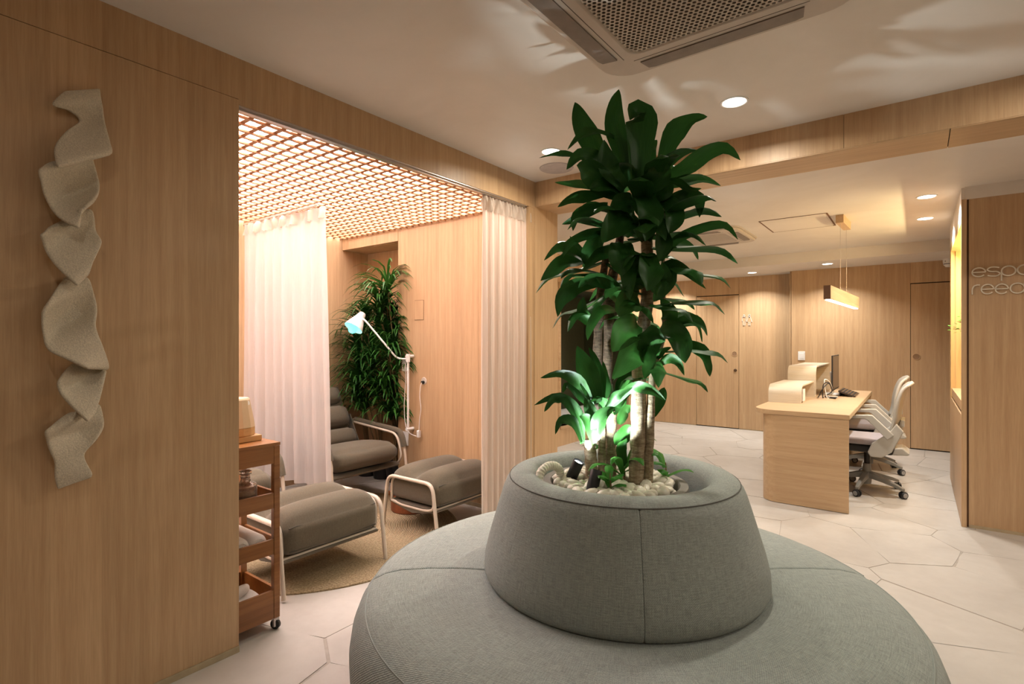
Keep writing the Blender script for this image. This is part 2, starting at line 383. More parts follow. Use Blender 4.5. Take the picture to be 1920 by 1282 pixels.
# ---- floor: grout bed with irregular pale flagstones
fl = struct('floor', B(-4.75, 3.5, -2.6, 8.7, -0.1, -0.0025), 'grout')
def clip(poly, a, b, c):
    out = []
    for i in range(len(poly)):
        p, q = poly[i], poly[(i+1) % len(poly)]
        dp, dq = a*p[0]+b*p[1]-c, a*q[0]+b*q[1]-c
        if dp <= 0: out.append(p)
        if dp*dq < 0:
            t = dp/(dp-dq); out.append((p[0]+(q[0]-p[0])*t, p[1]+(q[1]-p[1])*t))
    return out
rs = random.Random(11); sites = []
S = 0.86
tries = 0
while tries < 6000:
    tries += 1
    p = (rs.uniform(-5.0, 3.6), rs.uniform(-0.8, 8.8))
    need = 0.62 if rs.random() < 0.75 else 0.40
    if all(math.hypot(p[0]-q[0], p[1]-q[1]) > need for q in sites): sites.append(p)
for i, (sx, sy) in enumerate(sites):
    poly = [(-4.7, -0.6), (3.4, -0.6), (3.4, 8.6), (-4.7, 8.6)]
    for j, (tx, ty) in enumerate(sites):
        if j == i or (tx-sx)**2+(ty-sy)**2 > 9: continue
        a, b_ = tx-sx, ty-sy; L = math.hypot(a, b_); a /= L; b_ /= L
        poly = clip(poly, a, b_, a*(sx+tx)/2+b_*(sy+ty)/2-0.0015-0.006*(((i+j)*7+i*j) % 5)/4)
        if len(poly) < 3: break
    if len(poly) < 3: continue
    if max(p[1] for p in poly) < -0.2 or min(p[0] for p in poly) > 2.2: continue
    # waver the long edges a little so that the joints look hand cut
    pp = []
    for k in range(len(poly)):
        p, q = poly[k], poly[(k+1) % len(poly)]; pp.append(p)
        L = math.hypot(q[0]-p[0], q[1]-p[1])
        if L > 0.25:
            n = (-(q[1]-p[1])/L, (q[0]-p[0])/L)
            for t in (0.35, 0.7):
                d = -abs(rs.gauss(0, 0.0025)); pp.append((p[0]+(q[0]-p[0])*t-n[0]*d*-1, p[1]+(q[1]-p[1])*t-n[1]*d*-1))
    obj('stone', MB().prism(pp, -0.02, 0.0), 'stone', fl)
obj('stone', B(-4.7, 3.4, -2.5, -0.6, -0.02, -0.001), 'stone', fl)

# ---- lobby ceiling
ce = struct('ceiling', B(-2.45, 3.5, -2.6, 3.7, ZC, ZC+0.1), 'plaster')
struct('wall_behind', B(-2.45, 3.5, -2.6, -2.5, 0, ZC), 'oak')
struct('wall_lobby_right', B(3.4, 3.5, -2.5, 5.0, 0, ZC), 'oak')
# ---- left wall with header
wl = struct('wall_left', MB().box(-2.334, XL-0.010, -2.5, 1.100, 0, ZC).box(-2.425, XL-0.010, 1.100, 3.325, 2.345, ZC), 'oak')
obj('panel', B(XL-0.010, XL, -2.5, 1.106, 0.026, 2.3535), 'oak', wl)
obj('panel', B(XL-0.010, XL-0.002, -2.5, 1.106, 2.3565, ZC), 'oak', wl)
obj('panel', B(XL-0.010, XL-0.002, 1.106, 3.325, 2.333, ZC), 'oak', wl)
struct('baseboard_left', B(XL-0.004, XL+0.006, -2.5, 1.106, 0.0, 0.025), 'baseboard')
struct('trim_1', MB().box(-2.36, XL-0.006, 1.106, 3.22, 2.326, 2.333).box(-2.35, -2.325, 1.106, 3.22, 2.318, 2.327), 'alu')
# ---- beam across the lobby
bm_ = struct('trim_2', B(XL, 3.4, 3.333, 3.627, 2.352, ZC), 'gap')
for x0, x1 in ((XL, -0.3135), (-0.3115, 3.4)): obj('panel', B(x0, x1, 3.325, 3.333, 2.350, ZC), 'oak', bm_)
for x0, x1 in ((XL, 0.124), (0.128, 3.4)): obj('panel', B(x0, x1, 3.325, 3.635, 2.344, 2.349), 'oak_x', bm_)
obj('panel', B(XL, 3.4, 3.627, 3.635, 2.350, ZC), 'oak', bm_)
# ---- treatment room
YS = 3.235
struct('wall_treatment_back', MB().box(-3.765, XL-0.004, YS+0.004, 3.635, 0, ZC), 'oak')
wsb = bpy.data.objects['wall_treatment_back']
obj('panel', B(-3.755, -2.80, YS, YS+0.004, 0.03, 2.42), 'oak', wsb)
obj('panel', B(-2.798, XL-0.03, YS, YS+0.004, 0.03, 2.42), 'oak', wsb)
obj('panel', B(XL-0.008, XL, 3.325, 3.635, 0.0, 2.349), 'oak', wsb)
obj('edge_strip', B(XL-0.03, XL+0.003, 3.309, 3.325, 0.0, 2.333), 'oak', wsb)
struct('wall_treatment_niche', MB().box(-4.62, -3.765, YS, 3.635, 2.240, ZC).box(-4.62, -3.765, 3.545, 3.635, 0, 2.24), 'oak')
obj('access_panel', B(-4.15, -3.85, 3.27, 3.50, 2.236, 2.2405), 'oak_x', bpy.data.objects['wall_treatment_niche'])
struct('wall_treatment_left', B(-4.72, -4.60, -0.7, 3.635, 0, ZC), 'oak')
struct('wall_treatment_near', B(-4.62, -2.425, -0.7, -0.6, 0, ZC), 'oak')
struct('baseboard_treatment', B(-3.765, XL-0.01, YS-0.006, YS+0.002, 0, 0.03), 'baseboard')
# luminous slatted ceiling
cs = struct('ceiling_treatment', B(-4.72, -2.425, -0.7, 3.3, 2.50, 2.60), 'white')
obj('light_panel', B(-4.60, -2.43, -0.6, YS+0.0, 2.470, 2.480), 'spa_glow', cs)
G = 0.0795
me = B(-0.007, 0.007, -0.6, YS, 2.339, 2.347).mesh('slat')
k = 0
x = -2.445
while x > -4.59:
    link('slat', me, 'slat', cs, (x, 0, 0)); x -= G
me2 = B(-4.60, -2.43, -0.012, 0.012, 2.3475, 2.370).mesh('cross_slat')
y = 1.226-23*G
while y < YS-0.02:
    link('cross_slat', me2, 'slat', cs, (0, y, 0)); y += G
# ---- hall beyond the beam
ch = struct('ceiling_hall', MB().box(-3.7, 3.5, 3.635, 7.40, ZH, ZH+0.1).box(-3.7, 3.5, 7.40, 8.6, 2.30, ZH+0.1), 'plaster')
hl = struct('wall_hall_left', MB().box(-3.72, -3.60, 3.635, 5.74, 0, ZH).box(-3.72, -3.60, 7.75, 8.6, 0, ZH)
            .box(-3.72, -3.60, 5.74, 7.75, 0, 0.25).box(-3.72, -3.60, 5.74, 7.75, 2.035, ZH), 'oak')
obj('niche_lining', MB().box(-4.5, -4.4, 5.6, 7.9, 0.2, 2.1).box(-4.4, -3.72, 5.60, 5.735, 0.2, 2.1).box(-4.4, -3.72, 7.755, 7.9, 0.2, 2.1).box(-4.4, -3.72, 5.6, 7.9, 2.04, 2.14), 'green_wall', hl)
obj('frame_rail', MB().box(-3.6, -3.585, 5.70, 7.79, 2.035, 2.075).box(-3.6, -3.585, 5.70, 5.74, 0.268, 2.035), 'oak_y', hl)
obj('bench_board', B(-4.4, -3.585, 5.74, 7.75, 0.215, 0.25), 'oak_y', hl)
YB, YR = 8.50, 8.22
wb = struct('wall_back', MB().box(-3.7, -1.41, YB+0.02, YB+0.1, 0, 2.35).box(-1.41, 1.3, YR+0.02, YR+0.3, 0, 2.35), 'gap')
for a in ((-3.6, -3.31, 0.012, 2.30), (-3.307, -2.793, 0.012, 2.30), (-2.791, -2.153, 2.044, 2.30), (-2.150, -1.41, 0.012, 2.30)):
    obj('panel', B(a[0], a[1], YB, YB+0.02, a[2], a[3]), 'oak', wb)
for a in ((-1.392, -0.072, 0.012, 2.30), (-0.070, 0.78, 2.046, 2.30), (0.783, 1.2, 0.012, 2.30)):
    obj('panel', B(a[0], a[1], YR, YR+0.02, a[2], a[3]), 'oak', wb)
obj('end_panel', B(-1.410, -1.400, YR+0.004, YB, 0.0, 2.30), 'oak', wb)
struct('baseboard_back', MB().box(-3.6, -2.795, YB+0.003, YB+0.018, 0, 0.012).box(-2.15, -1.41, YB+0.003, YB+0.018, 0, 0.012).box(-1.39, -0.075, YR+0.003, YR+0.018, 0, 0.012), 'baseboard')
def flush_door(n, x0, x1, y, ztop, px, lock):
    d = struct(n, B(x0, x1, y+0.002, y+0.018, 0.014, ztop), 'oak')
    pts = []
    mb = MB(); prof = [(0.0, 0.0), (0.030, 0.0), (0.038, 0.004), (0.042, 0.004), (0.042, 0.0)]
    pull = MB().lathe([(0.034, 0.000), (0.034, 0.004), (0.040, 0.004), (0.041, 0.0)], 28, cap=False)
    o = obj('finger_pull', pull, 'oak_x', d, 40, loc=(px, y+0.002, 1.14), rot=(PI/2, 0, 0))
    obj('pull_recess', MB().lathe([(0.0, 0.0020), (0.034, 0.0020)], 24, cap=False), 'pull', o)
    if lock:
        k = obj('lock', MB().lathe([(0.0, 0.012), (0.017, 0.012), (0.022, 0.006), (0.024, 0.0)], 20), 'brass', d, 40, loc=(px+0.012, y+0.002, 0.891), rot=(PI/2, 0, 0))
    return d
flush_door('door_1', -2.787, -2.156, YB, 2.030, -2.216, True)
flush_door('door_2', -0.066, 0.777, YR, 2.034, -0.012, False)
struct('wall_hall_right', B(1.2, 1.3, 6.66, 8.3, 0, 2.35), 'oak')
# niche wall and sign wall on the right
wr = struct('wall_right', MB().box(0.262, 0.9, 5.02, 6.66, 0, 0.79).box(0.80, 0.9, 5.02, 6.66, 0.79, ZH), 'oak')
obj('lintel', B(0.25, 0.9, 5.02, 6.66, 2.225, ZH), 'plaster', wr)
obj('panel', B(0.25, 0.262, 5.021, 6.66, 0.012, 0.795), 'oak', wr)
obj('sill', B(0.256, 0.80, 5.02, 6.495, 0.815, 0.888), 'oak_y', wr)
obj('shadow_gap', B(0.266, 0.80, 5.02, 6.50, 0.79, 0.816), 'joint', wr)
obj('jamb', B(0.25, 0.80, 6.50, 6.66, 0.795, 2.225), 'niche', wr)
obj('reveal', B(0.285, 0.80, 6.490, 6.50, 0.888, 2.19), 'niche', wr)
obj('jamb', B(0.262, 0.80, 5.022, 5.04, 0.795, 2.225), 'niche', wr)
obj('head_board', B(0.25, 0.80, 5.04, 6.50, 2.17, 2.225), 'niche', wr)
obj('back_board', B(0.785, 0.80, 5.04, 6.50, 0.888, 2.17), 'niche', wr)
ws = struct('wall_sign_side', MB().box(0.29, 3.4, 5.012, 5.02, 0, 2.338).box(0.27, 3.4, 5.0, 5.02, 2.338, ZH), 'plaster')
obj('panel', B(0.291, 1.55, 5.0, 5.012, 0.02, 2.338), 'oak', ws)
obj('panel', B(1.553, 3.4, 5.0, 5.012, 0.02, 2.338), 'oak', ws)
obj('edge_post', B(0.25, 0.279, 4.984, 5.02, 0.0, 2.338), 'oak', ws)
obj('shadow_gap', B(0.279, 0.291, 5.008, 5.013, 0.0, 2.338), 'joint', ws)
struct('baseboard_sign', B(0.291, 3.4, 4.992, 5.0, 0, 0.02), 'baseboard')

# ================================================================== LIGHTS THE PLACE HAS, AND ADDED LAMPS
def downlight(x, y, z, label, r=0.055, watts=DOWN_W, group=None, tint=AMBER, spread=165):
    t = thing('downlight', label, 'light', (x, y, z), 0, group)
    obj('trim_ring', MB().lathe([(r, -0.001), (r+0.004, -0.004), (r+0.012, -0.003), (r+0.013, 0.0)], 28, cap=False), 'white', t, 40)
    obj('lens', MB().lathe([(0.0, -0.002), (r, -0.002)], 28, cap=False), 'lens', t)
    lamp('downlight_lamp', 'AREA', (x, y, z-0.012), watts, tint, shape='DISK', size=0.09, spread=math.radians(spread))
downlight(-0.736, 2.82, ZC, 'round recessed ceiling spotlight right of the tall plant')
downlight(-1.855, 2.85, ZC, 'round recessed ceiling spotlight behind left leaves near speaker disc', watts=8.0)
for x, y, pw in ((0.75, 2.80, 13.0), (-0.9, 0.0, 3.0), (0.9, 0.1, 4.5), (2.2, 2.6, 13.0), (2.2, 0.6, 5.0), (0.6, -1.6, 4.5)):  # unseen lamps without fixtures, added to brighten the lobby and the beam
    lamp('unseen_lobby_lamp', 'AREA', (x, y, ZC-0.012), pw, AMBER, shape='DISK', size=0.09, spread=math.radians(176))
downlight(0.055, 5.15, ZH, 'recessed hall spotlight by the sign wall, nearer of the pair', watts=13.0, tint=WARM, spread=128)
downlight(0.055, 6.05, ZH, 'recessed hall spotlight by the sign wall, farther of the pair', watts=13.0, tint=WARM, spread=128)
downlight(-0.90, 7.72, 2.30, 'recessed spotlight in hall soffit under the pendant lamp', watts=13.0, tint=WARM, spread=128)
downlight(-1.86, 8.05, 2.30, 'recessed spotlight in hall soffit near the restroom icon', watts=13.0, tint=WARM, spread=128)
downlight(-3.13, 8.13, 2.30, 'recessed spotlight in hall soffit left of the bathroom door', watts=13.0, tint=WARM, spread=128)
downlight(-3.13, 5.05, ZH, 'recessed hall spotlight left of the plant beside the oak jamb', watts=13.0, tint=WARM, spread=128)
lamp('added_hall_lamp', 'AREA', (-1.6, 4.7, ZH-0.012), 10.0, WARM, shape='DISK', size=0.09, spread=math.radians(125))  # extra lamp without a fixture, added to light the hall
lamp('niche_lamp', 'AREA', (0.55, 5.8, 2.16), 11, (1.0, 0.76, 0.42), shape='RECTANGLE', size=0.3, size_y=1.2)
lamp('niche_strip_lamp', 'AREA', (0.74, 5.77, 1.80), 21, (1.0, 0.80, 0.42), rot=(0, math.radians(130), 0), shape='RECTANGLE', size=0.02, size_y=1.35)
# speaker disc in the lobby ceiling
t = thing('ceiling_speaker', 'flat grey round speaker grille in lobby ceiling corner', 'speaker', (-2.0, 3.14, ZC))
obj('rim', MB().lathe([(0.105, 0.0), (0.105, -0.004), (0.115, -0.005), (0.118, 0.0)], 32, cap=False), 'mesh_grey', t, 40)
obj('cloth', MB().lathe([(0.0, -0.004), (0.105, -0.004)], 32, cap=False), 'mesh_grey', t)

# ================================================================== CASSETTE AIR CONDITIONERS
def rrect(hx, hy, r, n=6):
    out = []
    for cx, cy, a in ((hx-r, hy-r, 0), (-hx+r, hy-r, 90), (-hx+r, -hy+r, 180), (hx-r, -hy+r, 270)):
        for k in range(n+1):
            q = math.radians(a+90*k/n); out.append((cx+r*math.cos(q), cy+r*math.sin(q)))
    return out
def ring_prism(outer, inner, z0, z1):
    n = len(outer); mb = MB()
    vs = [(p[0], p[1], z) for z in (z0, z1) for L in (outer, inner) for p in L]
    fs = []
    for i in range(n):
        j = (i+1) % n
        fs += [(i, j, n+j, n+i), (2*n+i, 3*n+i, 3*n+j, 2*n+j), (i, 2*n+i, 2*n+j, j), (n+i, n+j, 3*n+j, 3*n+i)]
    return mb.add(vs, fs)
def cassette(x, y, z, h, label, holes=True):
    t = thing('air_conditioner', label, 'air conditioner', (x, y, z))
    a = obj('panel_frame', ring_prism(rrect(h, h, 0.12), rrect(h-0.165, h-0.165, 0.05), -0.034, -0.001), 'ac', t, 30, 0.012)
    obj('outer_lip', ring_prism(rrect(h+0.015, h+0.015, 0.13), rrect(h-0.03, h-0.03, 0.11), -0.012, -0.0005), 'ac', t, 30)
    for k in range(4):
        q = k*PI/2; L = h-0.17
        obj('vane', MB().prism([(-L, h-0.098), (L, h-0.098), (L-0.012, h-0.038), (L-0.04, h-0.030), (-L+0.04, h-0.030), (-L+0.012, h-0.038)], -0.039, -0.033), 'ac_mesh', t, rot=(0, 0, q))
        obj('panel_line', MB().box(-L-0.02, L+0.02, h-0.120, h-0.1175, -0.0348, -0.0335), 'ac_dark', t, rot=(0, 0, q))
    obj('recess', MB().box(-h+0.15, h-0.15, -h+0.15, h-0.15, -0.006, -0.003), 'ac_dark', t)
    g = MB(); R = 0.0115; r = 0.0072
    lim = h-0.158; row = 0; yy = -lim
    while yy < lim:
        xx = -lim+(R*math.sqrt(3)/2 if row % 2 else 0)
        while xx < lim:
            o = [(xx+R*math.cos(math.radians(30+60*k)), yy+R*math.sin(math.radians(30+60*k)), -0.030) for k in range(6)]
            i_ = [(xx+r*math.cos(math.radians(30+60*k)), yy+r*math.sin(math.radians(30+60*k)), -0.0285) for k in range(6)]
            g.add(o+i_, [(k, (k+1) % 6, 6+(k+1) % 6, 6+k) for k in range(6)])
            xx += R*math.sqrt(3)
        yy += R*1.5; row += 1
    gg = obj('grille', g, 'ac', t); gg['kind'] = 'stuff'
    return t
cassette(-0.62, 1.73, ZC, 0.475, 'large square ceiling air conditioner with perforated grille above the plant')
cassette(-1.79, 5.72, ZH, 0.425, 'square ceiling air conditioner in the hall behind the plant leaves')
t = thing('access_hatch', 'flush white ceiling hatch left of the pendant canopy', 'hatch', (-0.89, 5.58, ZH))
obj('hatch_door', B(-0.27, 0.25, -0.30, 0.30, -0.003, 0.0), 'plaster', t)
obj('hatch_gap', ring_prism(rrect(0.275, 0.308, 0.004, 1), rrect(0.262, 0.298, 0.004, 1), -0.0032, -0.0005), 'joint', t)

# ================================================================== LETTERS, ICONS, SWITCHES
sg = thing('wall_lettering', 'raised metal shop lettering on the oak sign wall', 'sign', (0, 0, 0))
YT = 4.988
def stroke(pts, par, r=0.0046):
    m = MB()
    for p in pts: m.tube([(x, YT, z) for x, z in p], r, 8)
    return obj('letter', m, 'sign', par, 60)
def ell(cx, cz, rx, rz, a0, a1, n=22):
    return [(cx+rx*math.cos(math.radians(a0+(a1-a0)*k/n)), cz+rz*math.sin(math.radians(a0+(a1-a0)*k/n))) for k in range(n+1)]
def let_e(cx, cz, rx, rz): stroke([ell(cx, cz, rx, rz, 0, 320)+[], [(cx-rx, cz), (cx+rx, cz)]], sg)
def let_s(cx, cz, rx, rz):
    stroke([smoothpath([(cx+rx*0.9, cz+rz*0.82), (cx+rx*0.3, cz+rz), (cx-rx*0.5, cz+rz), (cx-rx, cz+rz*0.5), (cx-rx*0.45, cz+rz*0.05), (cx+rx*0.5, cz-rz*0.05), (cx+rx, cz-rz*0.5), (cx+rx*0.5, cz-rz), (cx-rx*0.4, cz-rz), (cx-rx*0.95, cz-rz*0.8)], 4)], sg)
let_e(0.344, 1.812, 0.036, 0.031); let_s(0.422, 1.811, 0.033, 0.031)
stroke([ell(0.4985, 1.810, 0.036, 0.033, 0, 360), [(0.4625, 1.810), (0.4625, 1.744)]], sg)
stroke([ell(0.579, 1.812, 0.036, 0.033, 0, 360), [(0.615, 1.845), (0.615, 1.779)]], sg)
stroke([smoothpath([(0.309, 1.656), (0.309, 1.69), (0.318, 1.714), (0.336, 1.722), (0.350, 1.721)], 4)], sg)
let_e(0.390, 1.690, 0.033, 0.033); let_e(0.464, 1.688, 0.033, 0.033)
stroke([ell(0.543, 1.688, 0.036, 0.034, 0, 360), [(0.579, 1.722), (0.579, 1.612)]], sg)
ic = thing('restroom_sign', 'small white outline man and woman icon right of the oak door', 'sign', (-2.04, YB-0.006, 1.65))
def icon(pts, closed=True):
    return MB().tube([(x, 0, z) for x, z in pts], 0.004, 6, closed=closed)
def figure(cx, woman):
    m = MB().tube([(cx+0.013*math.cos(2*PI*k/12), 0, 0.066+0.013*math.sin(2*PI*k/12)) for k in range(12)], 0.0038, 6, closed=True)
    if woman: p = [(cx-0.014, 0.045), (cx+0.014, 0.045), (cx+0.036, -0.03), (cx+0.012, -0.03), (cx+0.012, -0.08), (cx-0.012, -0.08), (cx-0.012, -0.03), (cx-0.036, -0.03)]
    else: p = [(cx-0.026, 0.045), (cx+0.026, 0.045), (cx+0.028, -0.015), (cx+0.014, -0.015), (cx+0.013, -0.08), (cx-0.013, -0.08), (cx-0.014, -0.015), (cx-0.028, -0.015)]
    m.tube([(x, 0, z) for x, z in p], 0.0038, 6, closed=True)
    return m
obj('man_icon', figure(-0.036, False), 'icon', ic); obj('woman_icon', figure(0.038, True), 'icon', ic)
def switch(name, loc, label, wx, hz, socket=False):
    t = thing(name, label, 'switch' if not socket else 'socket', loc)
    obj('plate', B(-wx/2, wx/2, -0.010, 0.0, -hz/2, hz/2), 'white', t, bevel=0.004)
    if socket:
        obj('insert', B(-wx*0.22, wx*0.22, -0.012, -0.009, -hz*0.14, hz*0.14), 'white', t, bevel=0.002)
        obj('slot', B(-wx*0.12, wx*0.12, -0.0125, -0.0118, -0.003, 0.003), 'black', t)
    else: obj('rocker', B(-wx*0.3, wx*0.3, -0.013, -0.009, -hz*0.3, hz*0.3), 'white', t, bevel=0.002)
switch('wall_switch', (-1.265, YR, 1.13), 'white switch plate on oak wall above the desk risers', 0.085, 0.12)
switch('wall_switch', (-3.665, YS, 1.115), 'white switch plate behind the top bracket of the wall lamp', 0.07, 0.115)
switch('wall_socket', (-3.655, YS, 0.455), 'white socket plate on treatment wall below the wall lamp', 0.075, 0.125, True)
t = thing('cover_plate', 'square oak blanking plate flush on treatment room wall', 'plate', (-3.484, YS, 1.60))
obj('plate', B(-0.055, 0.055, -0.004, 0, -0.085, 0.085), 'oak', t, bevel=0.001)
obj('plate_gap', ring_prism(rrect(0.058, 0.088, 0.003, 1), rrect(0.0552, 0.0852, 0.003, 1), 0, 0.0015), 'joint', t, rot=(PI/2, 0, 0))
t = thing('security_camera', 'white dome security camera in far hall corner under the soffit', 'camera', (0.292, 8.12, 2.30))
obj('housing', MB().lathe([(0.0, -0.10), (0.03, -0.095), (0.048, -0.07), (0.055, -0.035), (0.055, 0.0)], 24), 'white', t, 40)
obj('lens_band', MB().lathe([(0.036, -0.084), (0.051, -0.062), (0.052, -0.058), (0.037, -0.080)], 24, a0=PI*1.1, a1=PI*1.9, cap=False), 'black', t, 40)
obj('sensor', MB().lathe([(0.0, -0.006), (0.006, -0.005), (0.007, 0)], 10), 'black', t, loc=(-0.03, -0.046, -0.03), rot=(PI/2, 0, 0))

# ================================================================== ROUND SOFA WITH PLANTER
CX, CY = -0.928, 1.925
ANG = math.atan2(0.605, 0.796)        # direction of the seam between the two seat halves
def uv_lathe(name, prof, a0, a1, seg, mat, parent, smooth=50, closed=False, capends=True):
    """upholstered sweep of a closed profile with woven UVs in metres"""
    n = len(prof); L = [0]
    for i in range(1, n): L.append(L[-1]+math.dist(prof[i], prof[i-1]))
    cxm = sum(p[0] for p in prof)/n; czm = sum(p[1] for p in prof)/n
    full = abs(a1-a0-2*PI) < 1e-6
    rings = []
    if full: rings = [(a0+(a1-a0)*i/seg, 1.0) for i in range(seg)]
    else:
        e = 0.010
        rings = [(a0, 0.972), (a0+e*0.25, 0.986), (a0+e, 0.997)]+[(a0+2*e+(a1-a0-4*e)*i/seg, 1.0) for i in range(seg+1)]+[(a1-e, 0.997), (a1-e*0.25, 0.986), (a1, 0.972)]
    vs = []; uvv = []
    for a, s in rings:
        for k, (r, z) in enumerate(prof):
            rr = cxm+(r-cxm)*s; zz = czm+(z-czm)*s
            vs.append((rr*math.cos(a), rr*math.sin(a), zz)); uvv.append((a*0.8, L[k]))
    fs = []; m = len(rings)
    for i in range(m if full else m-1):
        j = (i+1) % m
        for k in range(n-1): fs.append((i*n+k, j*n+k, j*n+k+1, i*n+k+1))
    if not full and capends: fs += [tuple(range(n)), tuple(range((m-1)*n, m*n))[::-1]]
    me = bpy.data.meshes.new(name); me.from_pydata(vs, [], fs); me.update()
    ul = me.uv_layers.new(name='UVMap')
    for p in me.polygons:
        for li, vi in zip(p.loop_indices, p.vertices):
            u, v = uvv[vi]
            if full and vi//n == 0 and any(q//n == m-1 for q in p.vertices): u = (a0+2*PI)*0.8
            ul.data[li].uv = (u, v)
    b = bmesh.new(); b.from_mesh(me); bmesh.ops.recalc_face_normals(b, faces=b.faces[:]); b.to_mesh(me); b.free()
    me.shade_smooth(); me.set_sharp_from_angle(angle=math.radians(smooth))
    return link(name, me, mat, parent)
sofa = thing('round_sofa', 'big round grey green woven sofa with a cone shaped middle back around the planter', 'sofa', (CX, CY, 0))
def circ(cx, cz, r, a0, a1, n): return [(cx+r*math.cos(math.radians(a0+(a1-a0)*k/n)), cz+r*math.sin(math.radians(a0+(a1-a0)*k/n))) for k in range(n+1)]
seatp = [(0.44, 0.08), (0.44, 0.40)]+[(0.50, 0.425), (0.62, 0.433), (0.75, 0.434), (0.86, 0.428), (0.925, 0.414)]+[(0.968, 0.392), (0.995, 0.360), (1.012, 0.315), (1.020, 0.26), (1.018, 0.20), (1.008, 0.14), (0.99, 0.085), (0.97, 0.075), (0.44, 0.08)]
for k in range(2):
    s_ = uv_lathe('seat_cushion', seatp, ANG+k*PI+0.003, ANG+k*PI+PI-0.003, 72, 'sofa', sofa)
    obj('seam', MB().tube([(0.967*math.cos(ANG+k*PI+0.02+(PI-0.04)*i/60), 0.967*math.sin(ANG+k*PI+0.02+(PI-0.04)*i/60), 0.3935) for i in range(61)], 0.0022, 5), 'sofa', s_, 60)
obj('plinth', MB().lathe([(0.44, 0.0), (0.90, 0.0), (0.93, 0.08), (0.44, 0.08)], 56, cap=False), 'black', sofa, 40)
# cone: three side panels that meet in seams, and the crown roll above
conep = [(0.50, 0.42), (0.523, 0.432), (0.534, 0.455), (0.532, 0.50), (0.518, 0.56), (0.500, 0.62), (0.482, 0.68), (0.465, 0.735), (0.455, 0.765), (0.446, 0.785), (0.434, 0.799), (0.425, 0.795), (0.43, 0.60), (0.45, 0.42), (0.50, 0.42)]
A1 = math.atan2(-1.72, 1.0)
va = math.atan2(-CY, -CX)+math.radians(7.5)   # the seam that faces the lobby
for k in range(3):
    uv_lathe('back_panel', conep, va+k*2*PI/3+0.0015, va+(k+1)*2*PI/3-0.0015, 32, 'sofa', sofa)
crownp = [(0.4345, 0.8005), (0.422, 0.811), (0.403, 0.818), (0.380, 0.821), (0.355, 0.818), (0.336, 0.808), (0.324, 0.790), (0.318, 0.765), (0.316, 0.73), (0.316, 0.60), (0.41, 0.60), (0.424, 0.79), (0.4345, 0.8005)]
uv_lathe('crown_roll', crownp, 0, 2*PI, 96, 'sofa', sofa)
obj('crown_seam', MB().tube([(0.4345*math.cos(2*PI*i/90), 0.4345*math.sin(2*PI*i/90), 0.8005) for i in range(90)], 0.0022, 5, closed=True), 'sofa_seam', sofa, 60)
# planter bowl
PX, PY = CX-0.021, CY-0.016
bowl = thing('planter_bowl', 'round dark grey planter bowl set inside the sofa crown', 'planter', (PX, PY, 0))
obj('bowl', MB().lathe([(0.20, 0.60), (0.272, 0.70), (0.281, 0.765), (0.279, 0.775), (0.250, 0.776), (0.246, 0.77), (0.238, 0.725), (0.15, 0.71), (0.0, 0.71)], 56), 'bowl', bowl, 40)
obj('soil', MB().lathe([(0.0, 0.735), (0.236, 0.733)], 40, cap=False), 'stem', bowl)

# ---- tall dracaenas
UPV = Vector((0, 0, 1))
def leaf_mesh(pts, width, tilt, rnd, seg=14, wavy=0.13):
    P = [Vector(p) for p in smoothpath(pts, max(3, seg//(len(pts)-1)))]
    n = len(P); view = Vector((0.62, -0.78, 0.0))
    vs, fs, uv = [], [], []
    ph = rnd.uniform(0, 6); sgn = rnd.choice((-1, 1))
    for i in range(n):
        t = (P[min(i+1, n-1)]-P[max(i-1, 0)]).normalized(); s = i/(n-1)
        a = t.cross(view)
        if a.length < 1e-4: a = t.orthogonal()
        a.normalize(); b_ = t.cross(a).normalized()
        q = tilt*sgn; side = (a*math.cos(q)+b_*math.sin(q)).normalized(); nor = side.cross(t).normalized()
        wd = width*(0.34+0.66*min(1, s/0.38)**0.8 if s < 0.38 else max(0.02, 1-((s-0.38)/0.62)**1.75))
        for k, u in enumerate((-0.5, -0.25, 0, 0.25, 0.5)):
            v = abs(u)*0.42*wd+wavy*wd*math.sin(ph+s*11+u*3)*abs(u)*2
            vs.append(P[i]+side*u*wd+nor*v)
    for i in range(n-1):
        for k in range(4):
            fs.append((i*5+k, i*5+k+1, i*5+6+k, i*5+5+k))
    me = bpy.data.meshes.new('leaf'); me.from_pydata([tuple(v) for v in vs], [], fs); me.update()
    ul = me.uv_layers.new(name='UVMap')
    for p in me.polygons:
        for li, vi in zip(p.loop_indices, p.vertices): ul.data[li].uv = ((vi % 5)/4, (vi//5)/(n-1))
    me.shade_smooth(); return me
